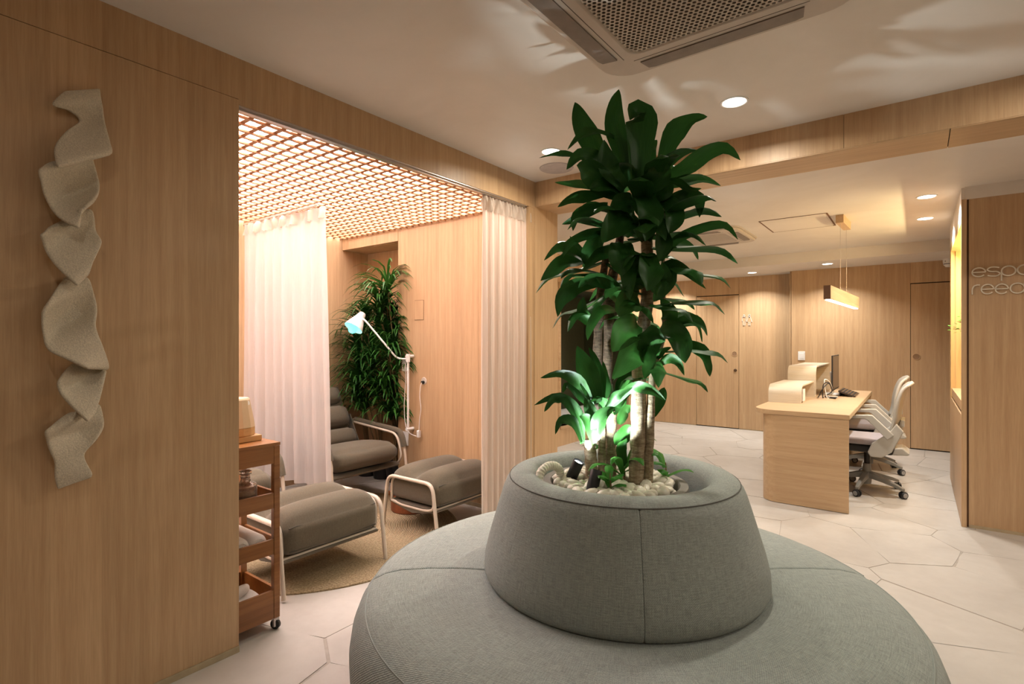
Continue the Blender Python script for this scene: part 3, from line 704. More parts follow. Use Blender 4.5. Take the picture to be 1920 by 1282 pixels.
LEAVES = [
 ([(-0.967,1.89,1.999),(-1.036,1.838,2.146),(-1.069,1.813,2.259)], 0.074, 0.3),
 ([(-0.914,1.931,1.999),(-0.946,1.906,2.179),(-0.941,1.935,2.319)], 0.067, 0.2),
 ([(-0.859,1.935,1.91),(-0.846,1.919,2.061),(-0.841,1.898,2.166),(-0.84,1.861,2.179),(-0.838,1.813,2.131)], 0.1, 0.1),
 ([(-0.87,2.027,2.076),(-0.861,2.046,2.163),(-0.849,2.068,2.223)], 0.033, 0.5),
 ([(-0.802,2.016,1.985),(-0.758,2.024,2.111),(-0.698,2.044,2.166),(-0.637,2.066,2.177)], 0.07, 0.3),
 ([(-0.797,2.02,1.965),(-0.723,2.039,1.989),(-0.645,2.06,2.038),(-0.574,2.076,2.046),(-0.526,2.1,1.998)], 0.057, 0.4),
 ([(-0.946,1.906,2.119),(-0.981,1.804,2.119),(-1.002,1.738,2.084),(-1.029,1.692,2.03)], 0.037, 0.4),
 ([(-0.935,1.914,2.012),(-0.961,1.795,1.992),(-0.987,1.712,2.003),(-1.011,1.656,1.944)], 0.063, 0.2),
 ([(-0.988,1.874,2.005),(-1.089,1.835,2.056),(-1.159,1.82,2.075),(-1.226,1.794,2.068)], 0.028, 0.5),
 ([(-0.978,1.882,1.912),(-1.067,1.877,1.952),(-1.131,1.879,1.968),(-1.197,1.866,1.981)], 0.028, 0.5),
 ([(-0.956,1.898,1.905),(-1.012,1.794,1.878),(-1.037,1.724,1.857),(-1.058,1.67,1.818)], 0.04, 0.4),
 ([(-0.967,1.89,1.858),(-1.016,1.815,1.827),(-1.043,1.77,1.8),(-1.044,1.756,1.742)], 0.043, 0.3),
 ([(-0.956,1.898,1.838),(-1.04,1.885,1.862),(-1.104,1.874,1.821),(-1.157,1.859,1.801)], 0.037, 0.4),
 ([(-0.916,1.904,1.886),(-0.951,1.802,1.921),(-0.972,1.723,1.956),(-0.987,1.687,1.962)], 0.087, 0.2),
 ([(-0.797,2.02,1.925),(-0.747,2.108,1.958),(-0.695,2.198,1.984),(-0.643,2.263,1.961)], 0.032, 0.4),
 ([(-0.797,2.02,1.938),(-0.733,1.993,1.932),(-0.678,1.985,1.89),(-0.635,1.992,1.887)], 0.025, 0.4),
 ([(-0.797,2.02,1.825),(-0.716,2.019,1.862),(-0.659,2.024,1.857),(-0.651,2.018,1.787)], 0.057, 0.2),
 ([(-0.808,2.012,1.832),(-0.752,1.991,1.858),(-0.683,2.018,1.902)], 0.05, 0.3),
 ([(-0.851,1.916,1.891),(-0.783,1.854,1.791),(-0.781,1.818,1.682)], 0.09, 0.1),
 ([(-0.865,1.918,1.809),(-0.882,1.792,1.75),(-0.903,1.725,1.676)], 0.094, 0.1),
 ([(-0.796,1.983,1.87),(-0.728,1.946,1.794),(-0.727,1.909,1.718)], 0.08, 0.1),
 ([(-0.802,2.016,1.638),(-0.74,2.013,1.714),(-0.644,2.036,1.753),(-0.571,2.066,1.755),(-0.531,2.084,1.7)], 0.035, 0.4),
 ([(-0.797,2.02,1.718),(-0.769,2.091,1.712),(-0.727,2.148,1.698),(-0.707,2.176,1.652)], 0.04, 0.3),
 ([(-0.808,2.012,1.578),(-0.757,1.987,1.614),(-0.696,1.983,1.589),(-0.622,2.002,1.516)], 0.04, 0.3),
 ([(-0.967,1.89,1.758),(-0.991,1.784,1.724),(-1.027,1.706,1.684),(-1.042,1.683,1.635)], 0.037, 0.3),
 ([(-1.056,1.886,1.632),(-1.09,1.885,1.69),(-1.126,1.87,1.751)], 0.03, 0.4),
 ([(-1.016,1.815,1.62),(-0.991,1.809,1.682),(-0.969,1.851,1.752)], 0.07, 0.2),
 ([(-1.02,1.85,1.624),(-1.048,1.753,1.664),(-1.068,1.688,1.667),(-1.098,1.64,1.621)], 0.041, 0.3),
 ([(-1.042,1.834,1.638),(-1.079,1.755,1.625),(-1.099,1.702,1.588),(-1.125,1.657,1.549)], 0.057, 0.3),
 ([(-0.893,1.871,1.694),(-0.867,1.803,1.624),(-0.858,1.785,1.559)], 0.09, 0.1),
 ([(-0.821,1.926,1.655),(-0.781,1.856,1.573),(-0.776,1.822,1.503)], 0.084, 0.1),
 ([(-0.876,1.91,1.671),(-0.851,1.827,1.575),(-0.834,1.803,1.472)], 0.057, 0.15),
 ([(-0.925,1.923,1.678),(-0.956,1.798,1.651),(-0.992,1.733,1.583)], 0.041, 0.3),
 ([(-0.81,1.984,1.595),(-0.764,1.944,1.548),(-0.784,1.904,1.47)], 0.077, 0.1),
 ([(-0.8,1.992,1.78),(-0.77,1.952,1.698),(-0.779,1.933,1.619)], 0.063, 0.2),
 ([(-0.84,1.924,1.904),(-0.766,1.892,1.934),(-0.761,1.896,2.004)], 0.08, 0.2),
 ([(-0.892,1.884,1.904),(-0.921,1.8,1.966),(-0.931,1.792,2.074)], 0.074, 0.2),
 ([(-0.841,2.024,1.981),(-0.864,2.044,2.08),(-0.848,2.094,2.146)], 0.053, 0.3),
 ([(-0.901,1.965,1.978),(-0.915,1.98,2.08),(-0.918,2.003,2.204)], 0.074, 0.3),
 ([(-0.916,1.904,1.913),(-0.931,1.792,1.903),(-0.962,1.731,1.881)], 0.057, 0.2),
 ([(-0.812,1.971,1.877),(-0.756,1.95,1.896),(-0.733,1.942,1.922)], 0.06, 0.2),
 ([(-0.876,1.91,1.868),(-0.89,1.823,1.826),(-0.912,1.782,1.764)], 0.067, 0.2),
 ([(-0.848,1.943,1.785),(-0.779,1.908,1.756),(-0.737,1.902,1.693)], 0.06, 0.2),
 ([(-0.916,1.929,1.511),(-0.943,1.833,1.549),(-0.981,1.754,1.554),(-1.007,1.734,1.522)], 0.045, 0.3),
 ([(-0.982,1.879,1.559),(-1.038,1.761,1.532),(-1.062,1.693,1.476),(-1.058,1.67,1.413)], 0.058, 0.25),
 ([(-0.943,1.908,1.443),(-0.94,1.785,1.434),(-0.951,1.726,1.377),(-0.951,1.702,1.326)], 0.036, 0.3),
 ([(-1.005,1.837,1.387),(-1.019,1.788,1.433),(-1.017,1.79,1.493)], 0.041, 0.3),
 ([(-1.02,1.85,1.395),(-1.033,1.778,1.423),(-1.055,1.735,1.402)], 0.031, 0.3),
 ([(-0.852,1.915,1.493),(-0.854,1.813,1.467),(-0.861,1.77,1.411)], 0.089, 0.1),
 ([(-0.852,1.915,1.386),(-0.855,1.8,1.351),(-0.87,1.738,1.285)], 0.096, 0.1),
 ([(-0.83,1.931,1.313),(-0.835,1.802,1.269),(-0.862,1.719,1.19)], 0.086, 0.1),
 ([(-0.824,1.949,1.273),(-0.787,1.877,1.345),(-0.766,1.843,1.383)], 0.089, 0.15),
 ([(-0.796,1.983,1.36),(-0.709,1.935,1.332),(-0.666,1.905,1.244)], 0.092, 0.1),
 ([(-0.785,2.028,1.409),(-0.737,2.128,1.43),(-0.695,2.197,1.405)], 0.023, 0.4),
 ([(-0.791,2.024,1.367),(-0.703,2.028,1.406),(-0.654,2.041,1.386),(-0.631,2.045,1.343)], 0.034, 0.3),
 ([(-0.753,2.053,1.374),(-0.706,2.139,1.393),(-0.691,2.175,1.318)], 0.023, 0.4),
 ([(-0.742,2.062,1.326),(-0.662,2.047,1.286),(-0.634,2.043,1.241),(-0.62,2.041,1.19)], 0.047, 0.3),
 ([(-0.818,2.004,1.217),(-0.761,1.984,1.259),(-0.722,1.989,1.243),(-0.7,1.993,1.194)], 0.034, 0.3),
 ([(-0.829,1.995,1.23),(-0.783,1.968,1.283),(-0.742,1.973,1.3)], 0.027, 0.3),
 ([(-0.846,1.919,1.306),(-0.794,1.871,1.255),(-0.794,1.846,1.185)], 0.055, 0.1),
 ([(-0.994,1.845,1.082),(-1.011,1.807,1.192),(-1.047,1.792,1.305)], 0.077, 0.15),
 ([(-0.996,1.906,1.09),(-1.022,1.911,1.214),(-1.055,1.899,1.298)], 0.036, 0.3),
 ([(-1.005,1.837,1.075),(-1.017,1.764,1.167),(-1.059,1.695,1.205),(-1.109,1.632,1.187)], 0.041, 0.35),
 ([(-1.009,1.858,1.052),(-1.072,1.873,1.095),(-1.132,1.865,1.145),(-1.155,1.861,1.112)], 0.033, 0.4),
 ([(-1.047,1.829,0.922),(-1.043,1.795,1.029),(-1.086,1.725,1.11),(-1.15,1.651,1.082)], 0.04, 0.35),
 ([(-1.07,1.775,1.097),(-1.091,1.696,1.109),(-1.109,1.657,1.06)], 0.031, 0.3),
 ([(-1.037,1.812,0.933),(-1.043,1.757,1.014),(-1.07,1.712,1.023),(-1.081,1.69,0.974)], 0.034, 0.3),
 ([(-0.994,1.832,0.928),(-1.001,1.789,1.02),(-1.015,1.753,1.04)], 0.042, 0.25),
 ([(-0.989,1.836,0.942),(-0.957,1.81,1.035),(-0.903,1.826,1.076)], 0.049, 0.2),
 ([(-0.993,1.858,0.958),(-1.005,1.824,1.056),(-1.019,1.801,1.105)], 0.045, 0.25),
 ([(-0.957,1.86,1.07),(-0.907,1.848,1.121),(-0.851,1.866,1.15)], 0.033, 0.3),
 ([(-0.969,1.914,1.064),(-0.873,1.899,1.147),(-0.787,1.877,1.145),(-0.734,1.892,1.107)], 0.041, 0.3),
 ([(-0.941,1.935,0.995),(-0.925,1.947,1.05),(-0.897,1.968,1.064)], 0.042, 0.3),
 ([(-0.947,1.931,0.912),(-0.916,1.929,0.97),(-0.878,1.933,0.994)], 0.058, 0.2),
 ([(-0.925,1.947,0.829),(-0.927,1.921,0.902),(-0.899,1.917,0.946)], 0.041, 0.2),
 ([(-0.966,1.954,1.06),(-0.943,1.984,1.15),(-0.913,2.019,1.22)], 0.068, 0.2),
 ([(-0.853,2.053,1.017),(-0.829,2.083,1.093),(-0.82,2.103,1.135)], 0.042, 0.3),
 ([(-0.982,1.954,1.031),(-0.974,1.986,1.092),(-0.944,2.021,1.184)], 0.062, 0.2),
 ([(-1.021,1.925,1.059),(-1.009,1.946,1.143),(-1.014,1.942,1.242)], 0.041, 0.3),
 ([(-0.785,2.028,1.395),(-0.76,1.998,1.434),(-0.786,1.977,1.487)], 0.055, 0.2),
 ([(-0.925,1.885,1.482),(-0.923,1.823,1.524),(-0.955,1.773,1.561)], 0.048, 0.2),
 ([(-0.871,1.926,1.529),(-0.82,1.876,1.587),(-0.841,1.86,1.659)], 0.062, 0.2),
 ([(-0.81,1.984,1.53),(-0.761,1.947,1.557),(-0.758,1.923,1.619)], 0.055, 0.2),
]
CANES = {
 'thick_cane': [(-0.869, 1.94, 0.757, 0.032), (-0.863, 1.944, 0.96, 0.03), (-0.862, 1.958, 1.279, 0.026), (-0.845, 1.983, 1.47, 0.025), (-0.843, 1.985, 1.641, 0.023), (-0.851, 1.979, 1.861, 0.018), (-0.859, 1.972, 1.956, 0.01)] ,
 'slim_cane': [(-0.83, 1.957, 0.749, 0.019), (-0.824, 1.962, 0.962, 0.017), (-0.815, 1.968, 1.191, 0.014), (-0.801, 1.979, 1.252, 0.01)] ,
 'stub_a': [(-0.993, 1.971, 0.758, 0.023), (-0.993, 1.971, 0.943, 0.023), (-0.991, 1.973, 1.041, 0.021)] ,
 'stub_b': [(-1.014, 1.93, 0.756, 0.016), (-1.013, 1.931, 0.876, 0.016), (-1.012, 1.931, 0.974, 0.014)] ,
 'stub_c': [(-1.039, 1.899, 0.759, 0.025), (-1.043, 1.895, 0.85, 0.025), (-1.05, 1.89, 0.93, 0.023)] ,
 'tall_a': [(-1.029, 2.032, 0.762, 0.018), (-1.028, 2.007, 1.007, 0.018), (-1.017, 1.99, 1.226, 0.019), (-0.995, 1.969, 1.519, 0.021), (-0.965, 1.967, 1.665, 0.018), (-0.929, 1.957, 1.82, 0.012)] ,
 'tall_b': [(-1.054, 2.05, 0.762, 0.016), (-1.064, 2.03, 1.075, 0.018), (-1.07, 2.001, 1.261, 0.019), (-1.051, 1.989, 1.501, 0.018), (-1.022, 1.987, 1.673, 0.015)] ,
 'side': [(-0.821, 1.976, 1.191, 0.01), (-0.787, 2.015, 1.367, 0.01), (-0.8, 2.03, 1.574, 0.008), (-0.795, 2.034, 1.677, 0.007)] ,
}
RIBBON = [
 ((-2.275,0.516,2.159),(-2.275,0.612,2.205),0),
 ((-2.255,0.477,2.097),(-2.275,0.616,2.172),0.0),
 ((-2.275,0.528,2.098),(-2.275,0.621,2.145),-0.01),
 ((-2.28,0.556,2.076),(-2.275,0.625,2.106),-0.01),
 ((-2.245,0.51,2.015),(-2.26,0.627,2.069),-0.01),
 ((-2.205,0.472,1.941),(-2.235,0.631,2.016),0.0),
 ((-2.18,0.475,1.875),(-2.215,0.629,1.972),0.01),
 ((-2.285,0.505,1.921),(-2.29,0.602,1.975),0),
 ((-2.205,0.438,1.869),(-2.295,0.597,1.967),-0.01),
 ((-2.22,0.445,1.823),(-2.295,0.608,1.921),-0.03),
 ((-2.225,0.457,1.78),(-2.275,0.612,1.862),-0.05),
 ((-2.205,0.482,1.722),(-2.22,0.583,1.801),-0.01),
 ((-2.18,0.528,1.691),(-2.195,0.537,1.757),0),
 ((-2.285,0.513,1.716),(-2.285,0.559,1.768),0),
 ((-2.205,0.443,1.664),(-2.295,0.597,1.779),-0.01),
 ((-2.22,0.448,1.636),(-2.27,0.6,1.707),-0.02),
 ((-2.225,0.458,1.604),(-2.235,0.607,1.667),-0.01),
 ((-2.205,0.479,1.56),(-2.225,0.594,1.627),0),
 ((-2.18,0.523,1.504),(-2.205,0.561,1.553),0),
 ((-2.285,0.516,1.533),(-2.29,0.572,1.546),0),
 ((-2.215,0.452,1.432),(-2.295,0.588,1.537),-0.01),
 ((-2.22,0.446,1.393),(-2.295,0.6,1.494),-0.03),
 ((-2.225,0.451,1.339),(-2.275,0.605,1.439),-0.05),
 ((-2.21,0.459,1.294),(-2.225,0.588,1.373),-0.01),
 ((-2.195,0.504,1.263),(-2.225,0.607,1.304),0),
 ((-2.18,0.551,1.234),(-2.245,0.629,1.233),0),
 ((-2.285,0.537,1.246),(-2.29,0.629,1.228),0),
 ((-2.21,0.485,1.198),(-2.285,0.634,1.216),-0.02),
 ((-2.215,0.489,1.157),(-2.245,0.62,1.2),-0.03),
 ((-2.195,0.515,1.108),(-2.215,0.598,1.133),0),
 ((-2.18,0.551,1.058),(-2.205,0.577,1.085),0),
 ((-2.285,0.537,1.079),(-2.29,0.614,1.101),0),
 ((-2.205,0.455,1.042),(-2.285,0.623,1.068),-0.01),
 ((-2.225,0.458,1.005),(-2.275,0.624,1.022),-0.03),
 ((-2.245,0.471,0.961),(-2.255,0.596,0.98),-0.01),
 ((-2.255,0.484,0.924),(-2.26,0.564,0.935),0),
 ((-2.26,0.485,0.874),(-2.245,0.583,0.872),0),
 ((-2.265,0.495,0.833),(-2.255,0.578,0.86),0),
]
# spots (-1.066, 1.828, 0.843) (-1.079, 1.818, 0.797) (-0.94, 1.76, 0.833) (-0.954, 1.749, 0.78)
# hose [(-1.154, 1.698, 0.803), (-1.159, 1.719, 0.834), (-1.154, 1.761, 0.843), (-1.14, 1.797, 0.828), (-1.131, 1.803, 0.809)]
# pothos (-0.882, 1.779, 0.809)
# lamp [((762, 668), (-3.577, 3.17, 1.193)), ((748, 673), (-3.64, 3.14, 1.17)), ((690, 607), (-3.825, 2.95, 1.479)), ((684, 600), (-3.856, 2.94, 1.512)), ((657, 603), (-4.035, 2.92, 1.501))]

tall = thing('dracaena', 'tall dark green corn plant with a thick pale cane and the highest leaf crown', 'plant', (0, 0, 0))
low = thing('dracaena', 'multi cane corn plant with cut stubs and low spotlit leaves, left in the planter', 'plant', (0, 0, 0))
def bark_cane(name, pts, parent, rnd, mat='bark'):
    P = smoothpath(pts, 8); q = []
    for i, p in enumerate(P):
        k = 1+0.05*math.sin(i*1.9)+rnd.uniform(-0.04, 0.04); q.append((p[0], p[1], p[2], p[3]*k))
    return obj(name, MB().tube(q, 0, 12), mat, parent, 50)
rc = random.Random(3)
for nm in ('thick_cane', 'slim_cane', 'side'): bark_cane('cane', CANES[nm], tall, rc)
for nm in ('stub_a', 'stub_b', 'stub_c', 'tall_a', 'tall_b'): bark_cane('cane', CANES[nm], low, rc, 'bark_dark_shaded' if nm[:4] == 'tall' else 'bark')
for i, (pts, wd, tl) in enumerate(LEAVES):
    root = low if (pts[0][0] < -0.93 and pts[0][2] < 1.85) else tall
    z = min(p[2] for p in pts)
    link('leaf', leaf_mesh(pts, wd*1.2, tl, rc), 'leaf', root)
# further leaves inside and behind the crowns, all round each cane head
def crown(c, n, length, el0, el1, parent, wd, rnd, mat='leaf', back=None):
    for i in range(n):
        a = i*2.399+rnd.uniform(-0.4, 0.4); el = math.radians(rnd.uniform(el0, el1)); L = length*rnd.uniform(0.75, 1.1)
        d = Vector((math.cos(a), math.sin(a), 0))
        p0 = Vector(c)+d*0.012+UPV*rnd.uniform(-0.05, 0.05)
        p1 = p0+(d*math.cos(el)+UPV*math.sin(el))*L*0.5
        p2 = p1+(d*math.cos(el*0.35)+UPV*(math.sin(el*0.35)-0.15))*L*0.3
        p3 = p2+(d*0.6+UPV*(-0.75+0.6*math.sin(el)))*L*0.22
        P = [tuple(p) for p in (p0, p1, p2, p3)]
        if max(p[2] for p in P) > 2.33 or (p3.y > 2.2 and p0.z > 1.45): continue
        # blade lies across its own radial direction
        view = d
        link('leaf', radial_leaf(P, wd*rnd.uniform(0.8, 1.1), d, rnd), mat, parent)
def radial_leaf(pts, width, d, rnd, seg=10):
    P = [Vector(p) for p in smoothpath(pts, 3)]; n = len(P); vs, fs = [], []
    side0 = Vector((-d.y, d.x, 0)); tw = rnd.uniform(-0.35, 0.35); ph = rnd.uniform(0, 6)
    for i in range(n):
        t = (P[min(i+1, n-1)]-P[max(i-1, 0)]).normalized(); s = i/(n-1)
        side = (side0-t*side0.dot(t)).normalized(); nor = side.cross(t).normalized(); q = tw*s
        side, nor = side*math.cos(q)+nor*math.sin(q), nor*math.cos(q)-side*math.sin(q)
        wd = width*(0.35+0.65*min(1, s/0.38) if s < 0.38 else max(0.02, 1-((s-0.38)/0.62)**1.75))
        for u in (-0.5, -0.25, 0, 0.25, 0.5): vs.append(P[i]+side*u*wd+nor*(abs(u)*0.4*wd+0.06*wd*abs(u)*2*math.sin(ph+s*10)))
    for i in range(n-1):
        for k in range(4): fs.append((i*5+k, i*5+k+1, i*5+6+k, i*5+5+k))
    me = bpy.data.meshes.new('leaf'); me.from_pydata([tuple(v) for v in vs], [], fs); me.update()
    ul = me.uv_layers.new(name='UVMap')
    for p in me.polygons:
        for li, vi in zip(p.loop_indices, p.vertices): ul.data[li].uv = ((vi % 5)/4, (vi//5)/(n-1))
    me.shade_smooth(); return me
rc = random.Random(21)
crown((-0.850, 1.980, 1.86), 12, 0.34, 25, 78, tall, 0.085, rc)
crown((-0.848, 1.982, 1.74), 10, 0.34, -15, 35, tall, 0.085, rc)
crown((-0.795, 2.034, 1.64), 7, 0.32, -15, 40, tall, 0.070, rc)
crown((-0.845, 1.983, 1.48), 8, 0.28, -35, 20, tall, 0.075, rc)
crown((-0.929, 1.957, 1.74), 7, 0.30, -10, 45, low, 0.075, rc)
crown((-1.022, 1.987, 1.62), 8, 0.32, -25, 30, low, 0.070, rc)
crown((-0.995, 1.975, 1.52), 6, 0.27, -35, 20, low, 0.070, rc)
crown((-0.80, 1.985, 1.24), 5, 0.24, -20, 40, tall, 0.060, rc)
crown((-0.985, 1.978, 1.02), 5, 0.26, 20, 70, low, 0.060, rc)
# ---- low plants among the pebbles
def small_plant(loc, label, n, L, wd, mat, seed):
    t = thing('foliage_plant', label, 'plant', loc); r = random.Random(seed)
    obj('stem', MB().tube([(0, 0, -0.05, 0.004), (0.004, 0.002, 0.0, 0.004), (0.0, 0.004, 0.05, 0.002)], 0, 6), 'stem', t)
    for i in range(n):
        a = i*2.4+r.uniform(-.3, .3); d = Vector((math.cos(a), math.sin(a), 0)); el = r.uniform(0.5, 1.2); l = L*r.uniform(0.8, 1.15)
        p0 = UPV*r.uniform(-0.01, 0.03); p1 = p0+(d*math.cos(el)+UPV*math.sin(el))*l*0.5; p2 = p1+(d*math.cos(el*.4)+UPV*math.sin(el*.3))*l*0.35; p3 = p2+(d*0.8-UPV*0.5)*l*0.2
        link('leaf', radial_leaf([tuple(p) for p in (p0, p1, p2, p3)], wd, d, r), mat, t)
    return t
small_plant((-0.905, 1.785, 0.785), 'tiny bright green seedling beside the black spot in front of the canes', 7, 0.085, 0.036, 'leaf_light', 4)
small_plant((-0.935, 1.965, 0.79), 'light green upright leafy shoot between the stubs and the thick cane', 9, 0.22, 0.035, 'leaf_light', 9)
small_plant((-0.80, 2.06, 0.79), 'small green leaf shoot behind right of the slim cane', 3, 0.11, 0.045, 'leaf_light', 15)
# ---- pebbles
pm = []
rp = random.Random(5)
for k in range(6):
    bm = bmesh.new(); bmesh.ops.create_icosphere(bm, subdivisions=2, radius=1)
    ph = [rp.uniform(0, 6) for _ in range(6)]
    for v in bm.verts:
        c_ = v.co; f_ = 1+0.13*math.sin(2*c_.x+ph[0])+0.12*math.sin(2.4*c_.y+ph[1])+0.08*math.sin(3*c_.z+ph[2])
        v.co = Vector((c_.x*f_*0.031, c_.y*f_*0.022, c_.z*f_*0.017))
    me = bpy.data.meshes.new('pebble'); bm.to_mesh(me); bm.free(); me.shade_smooth(); me.materials.append(M['pebble']); pm.append(me)
cane_xy = [(c[0][0], c[0][1], c[0][3]) for c in CANES.values()][:-1]+[(-0.935, 1.965, 0.006), (-0.905, 1.785, 0.01)]
placed = []; tries = 0
while len(placed) < 175 and tries < 9000:
    tries += 1
    lay = 0 if tries < 5000 else 1
    a = rp.uniform(0, 2*PI); r = 0.222*math.sqrt(rp.random()); x, y = PX+r*math.cos(a), PY+r*math.sin(a)
    if any(math.hypot(x-c[0], y-c[1]) < c[2]+0.026 for c in cane_xy): continue
    if any(math.hypot(x-p[0], y-p[1]) < 0.031 for p in placed if p[2] == lay): continue
    if math.hypot(x+1.072, y-1.823) < 0.035 or math.hypot(x+0.95, y-1.752) < 0.035: continue
    placed.append((x, y, lay))
    s = rp.uniform(0.75, 1.15)
    o = link('pebble', rp.choice(pm), None, loc=(x, y, 0.75+0.022*lay+rp.uniform(-0.003, 0.004)))
    o.rotation_euler = (rp.uniform(-0.5, 0.5), rp.uniform(-0.5, 0.5), rp.uniform(0, 6.28)); o.scale = (s, s, s)
    tag(o, 'smooth white pebble lying round the canes in the planter', 'pebble', 'white pebbles in the planter')
# ---- spots in the planter
def spot(loc, d, label, energy):
    t = thing('garden_spotlight', label, 'spotlight', loc)
    d = Vector(d).normalized(); q = d.to_track_quat('Z', 'Y').to_euler()
    o = obj('housing', MB().lathe([(0.0, -0.05), (0.020, -0.05), (0.022, -0.046), (0.022, 0.032), (0.0215, 0.034), (0.019, 0.030)], 24, cap=False), 'black', t, 40, rot=q)
    obj('lens', MB().lathe([(0.0, 0.026), (0.019, 0.026)], 24, cap=False), 'lens_cool', o)
    obj('spike', MB().tube([(0, 0, -0.035), (0, 0, -0.085)], 0.005, 8), 'black', t)
    p = Vector(loc)+d*0.04
    lamp('garden_spot_lamp', 'SPOT', p, energy, (0.86, 0.98, 1.0), rot=Vector(d).to_track_quat('-Z', 'Y').to_euler(), spot_size=math.radians(78), spot_blend=0.5, shadow_soft_size=0.012)
spot((-1.072, 1.823, 0.822), (0.45, 0.10, 1.0), 'black spotlight with its bright lens showing, left in the pebbles', 31)
spot((-0.950, 1.752, 0.812), (0.02, 0.50, 1.0), 'black spotlight seen from behind, at the front of the pebbles', 30)
hz = [(-1.157, 1.690, 0.772), (-1.160, 1.706, 0.812), (-1.154, 1.738, 0.832), (-1.145, 1.776, 0.832), (-1.137, 1.803, 0.815), (-1.134, 1.812, 0.785)]
H = smoothpath(hz, 7)
hose = obj('cable_conduit', MB().tube([(*p, 0.0155+0.0022*(i % 2)) for i, p in enumerate(H)], 0, 12), 'pebble', smooth=30)
tag(hose, 'white ribbed cable conduit arching over the planter rim at left', 'conduit')

# ================================================================== WALL SCULPTURE
vs = []; fs = []
LR = smoothpath([tuple(l)+tuple(r)+(d_,) for l, r, d_ in RIBBON], 5); nu = 12
for q in LR:
    l, r = Vector(q[:3]), Vector(q[3:6])
    for k in range(nu+1):
        p = l.lerp(r, k/nu); p.x = max(XL+0.008, p.x+q[6]*4*(k/nu)*(1-k/nu)); vs.append(tuple(p))
for i in range(len(LR)-1):
    for k in range(nu): fs.append((i*(nu+1)+k, i*(nu+1)+k+1, (i+1)*(nu+1)+k+1, (i+1)*(nu+1)+k))
rb = obj('ribbon_sculpture', MB().add(vs, fs), 'felt', smooth=80)
sd = rb.modifiers.new('thick', 'SOLIDIFY'); sd.thickness = 0.012; sd.offset = 0
sb = rb.modifiers.new('soft', 'SUBSURF'); sb.levels = 1; sb.render_levels = 1
tag(rb, 'cream textured wavy ribbon sculpture hanging on the left oak wall', 'sculpture')

# ================================================================== DESK AND WHAT STANDS ON IT
X0, X1, Y0, Y1, ZT = -1.05, -0.42, 4.812, 7.33, 0.76
desk = thing('reception_desk', 'long pale oak reception desk with rounded outer corner', 'desk', (0, 0, 0))
def corner(x0, y0, r, n=8): return [(x0+r-r*math.sin(math.radians(90*k/n)) if False else x0+r*(1-math.cos(math.radians(90-90*k/n))) if False else x0+r-r*math.cos(math.radians(90*k/n)), y0+r-r*math.sin(math.radians(90*k/n))) for k in range(n+1)]
outer = [(X0, Y1)]+corner(X0, Y0, 0.13)+[(X1, Y0)]
inner = [(X1, Y0+0.03)]+[(p[0]+0.0, p[1]) for p in corner(X0+0.03, Y0+0.03, 0.10)][::-1]+[(X0+0.03, Y1)]
obj('side_panel', MB().prism(outer+inner, 0.004, ZT-0.04), 'oak_desk', desk, 30)
obj('end_panel', B(X0+0.03, X1, Y1-0.03, Y1, 0.004, ZT-0.04), 'oak_desk', desk, bevel=0.001)
top = [(X0-0.07, Y1)]+corner(X0-0.07, Y0-0.004, 0.19)+[(X1+0.004, Y0-0.004), (X1+0.004, Y1)]
obj('desk_top', MB().prism(top, ZT-0.038, ZT), 'oak_desk', desk, 30, 0.0015)
obj('edge_band', B(X1+0.004, X1+0.006, Y0, Y1, ZT-0.036, ZT-0.002), 'ply_edge', desk)
obj('rail', B(X0+0.25, X0+0.27, Y0+0.03, Y1-0.03, 0.40, ZT-0.04), 'oak_y', desk)
def riser(y0, y1, x0, x1, hgt, label):
    t = thing('bent_plywood_riser', label, 'riser', (0, 0, 0)); r = 0.09; th = 0.012
    def prof(o, rr):
        return [(y0+o, ZT)]+[(y0+o+rr-rr*math.cos(math.radians(90*k/8)), ZT+hgt-o-rr+rr*math.sin(math.radians(90*k/8))) for k in range(9)]+[(y1, ZT+hgt-o)]
    a = prof(0, r); b_ = prof(th, r-th)
    obj('shell', MB().prism(a+b_[::-1], x0, x1, 'x'), 'plywood', t, 30)
    obj('left_side', MB().prism(b_+[(y1, ZT)], x0+0.004, x0+0.014, 'x'), 'plywood', t)
    obj('back_side', MB().prism([(y1-th, ZT), (y1, ZT), (y1, ZT+hgt-th), (y1-th, ZT+hgt-th)], x0+0.014, x1, 'x'), 'plywood', t)
riser(5.43, 6.18, -1.112, -0.838, 0.165, 'low pale bent plywood box riser at the front of the desk')
riser(6.21, 7.30, -1.085, -0.826, 0.312, 'taller pale bent plywood box riser behind the low one')
t = thing('white_box', 'small white box tucked inside the low plywood riser', 'box', (-0.885, 5.70, ZT))
obj('carton', B(-0.03, 0.03, -0.06, 0.06, 0, 0.115), 'cushion_white', t, bevel=0.004)
obj('flap_line', B(0.0302, 0.0306, -0.058, 0.058, 0.085, 0.087), 'cord', t)
t = thing('stapler', 'flat dark stapler lying under the low riser edge', 'stapler', (-0.86, 5.52, ZT))
obj('base_plate', B(-0.015, 0.015, -0.05, 0.05, 0, 0.008), 'brass', t, bevel=0.002)
obj('arm', MB().prism([(-0.05, 0.010), (0.05, 0.010), (0.045, 0.022), (-0.05, 0.028)], -0.011, 0.011, 'x'), 'alu', t, bevel=0.002)
t = thing('monitor', 'thin black computer monitor seen edge on at the desk', 'monitor', (-0.70, 6.63, ZT))
obj('display', B(-0.006, 0.006, -0.27, 0.27, 0.055, 0.42), 'black', t, bevel=0.003)
obj('screen', B(0.0062, 0.007, -0.262, 0.262, 0.07, 0.412), 'screen', t)
obj('neck', MB().prism([(-0.012, 0.0), (-0.03, 0.01), (-0.05, 0.24), (-0.006, 0.24), (-0.006, 0.22), (-0.03, 0.20)], -0.03, 0.03, 'y'), 'white', t, bevel=0.002)
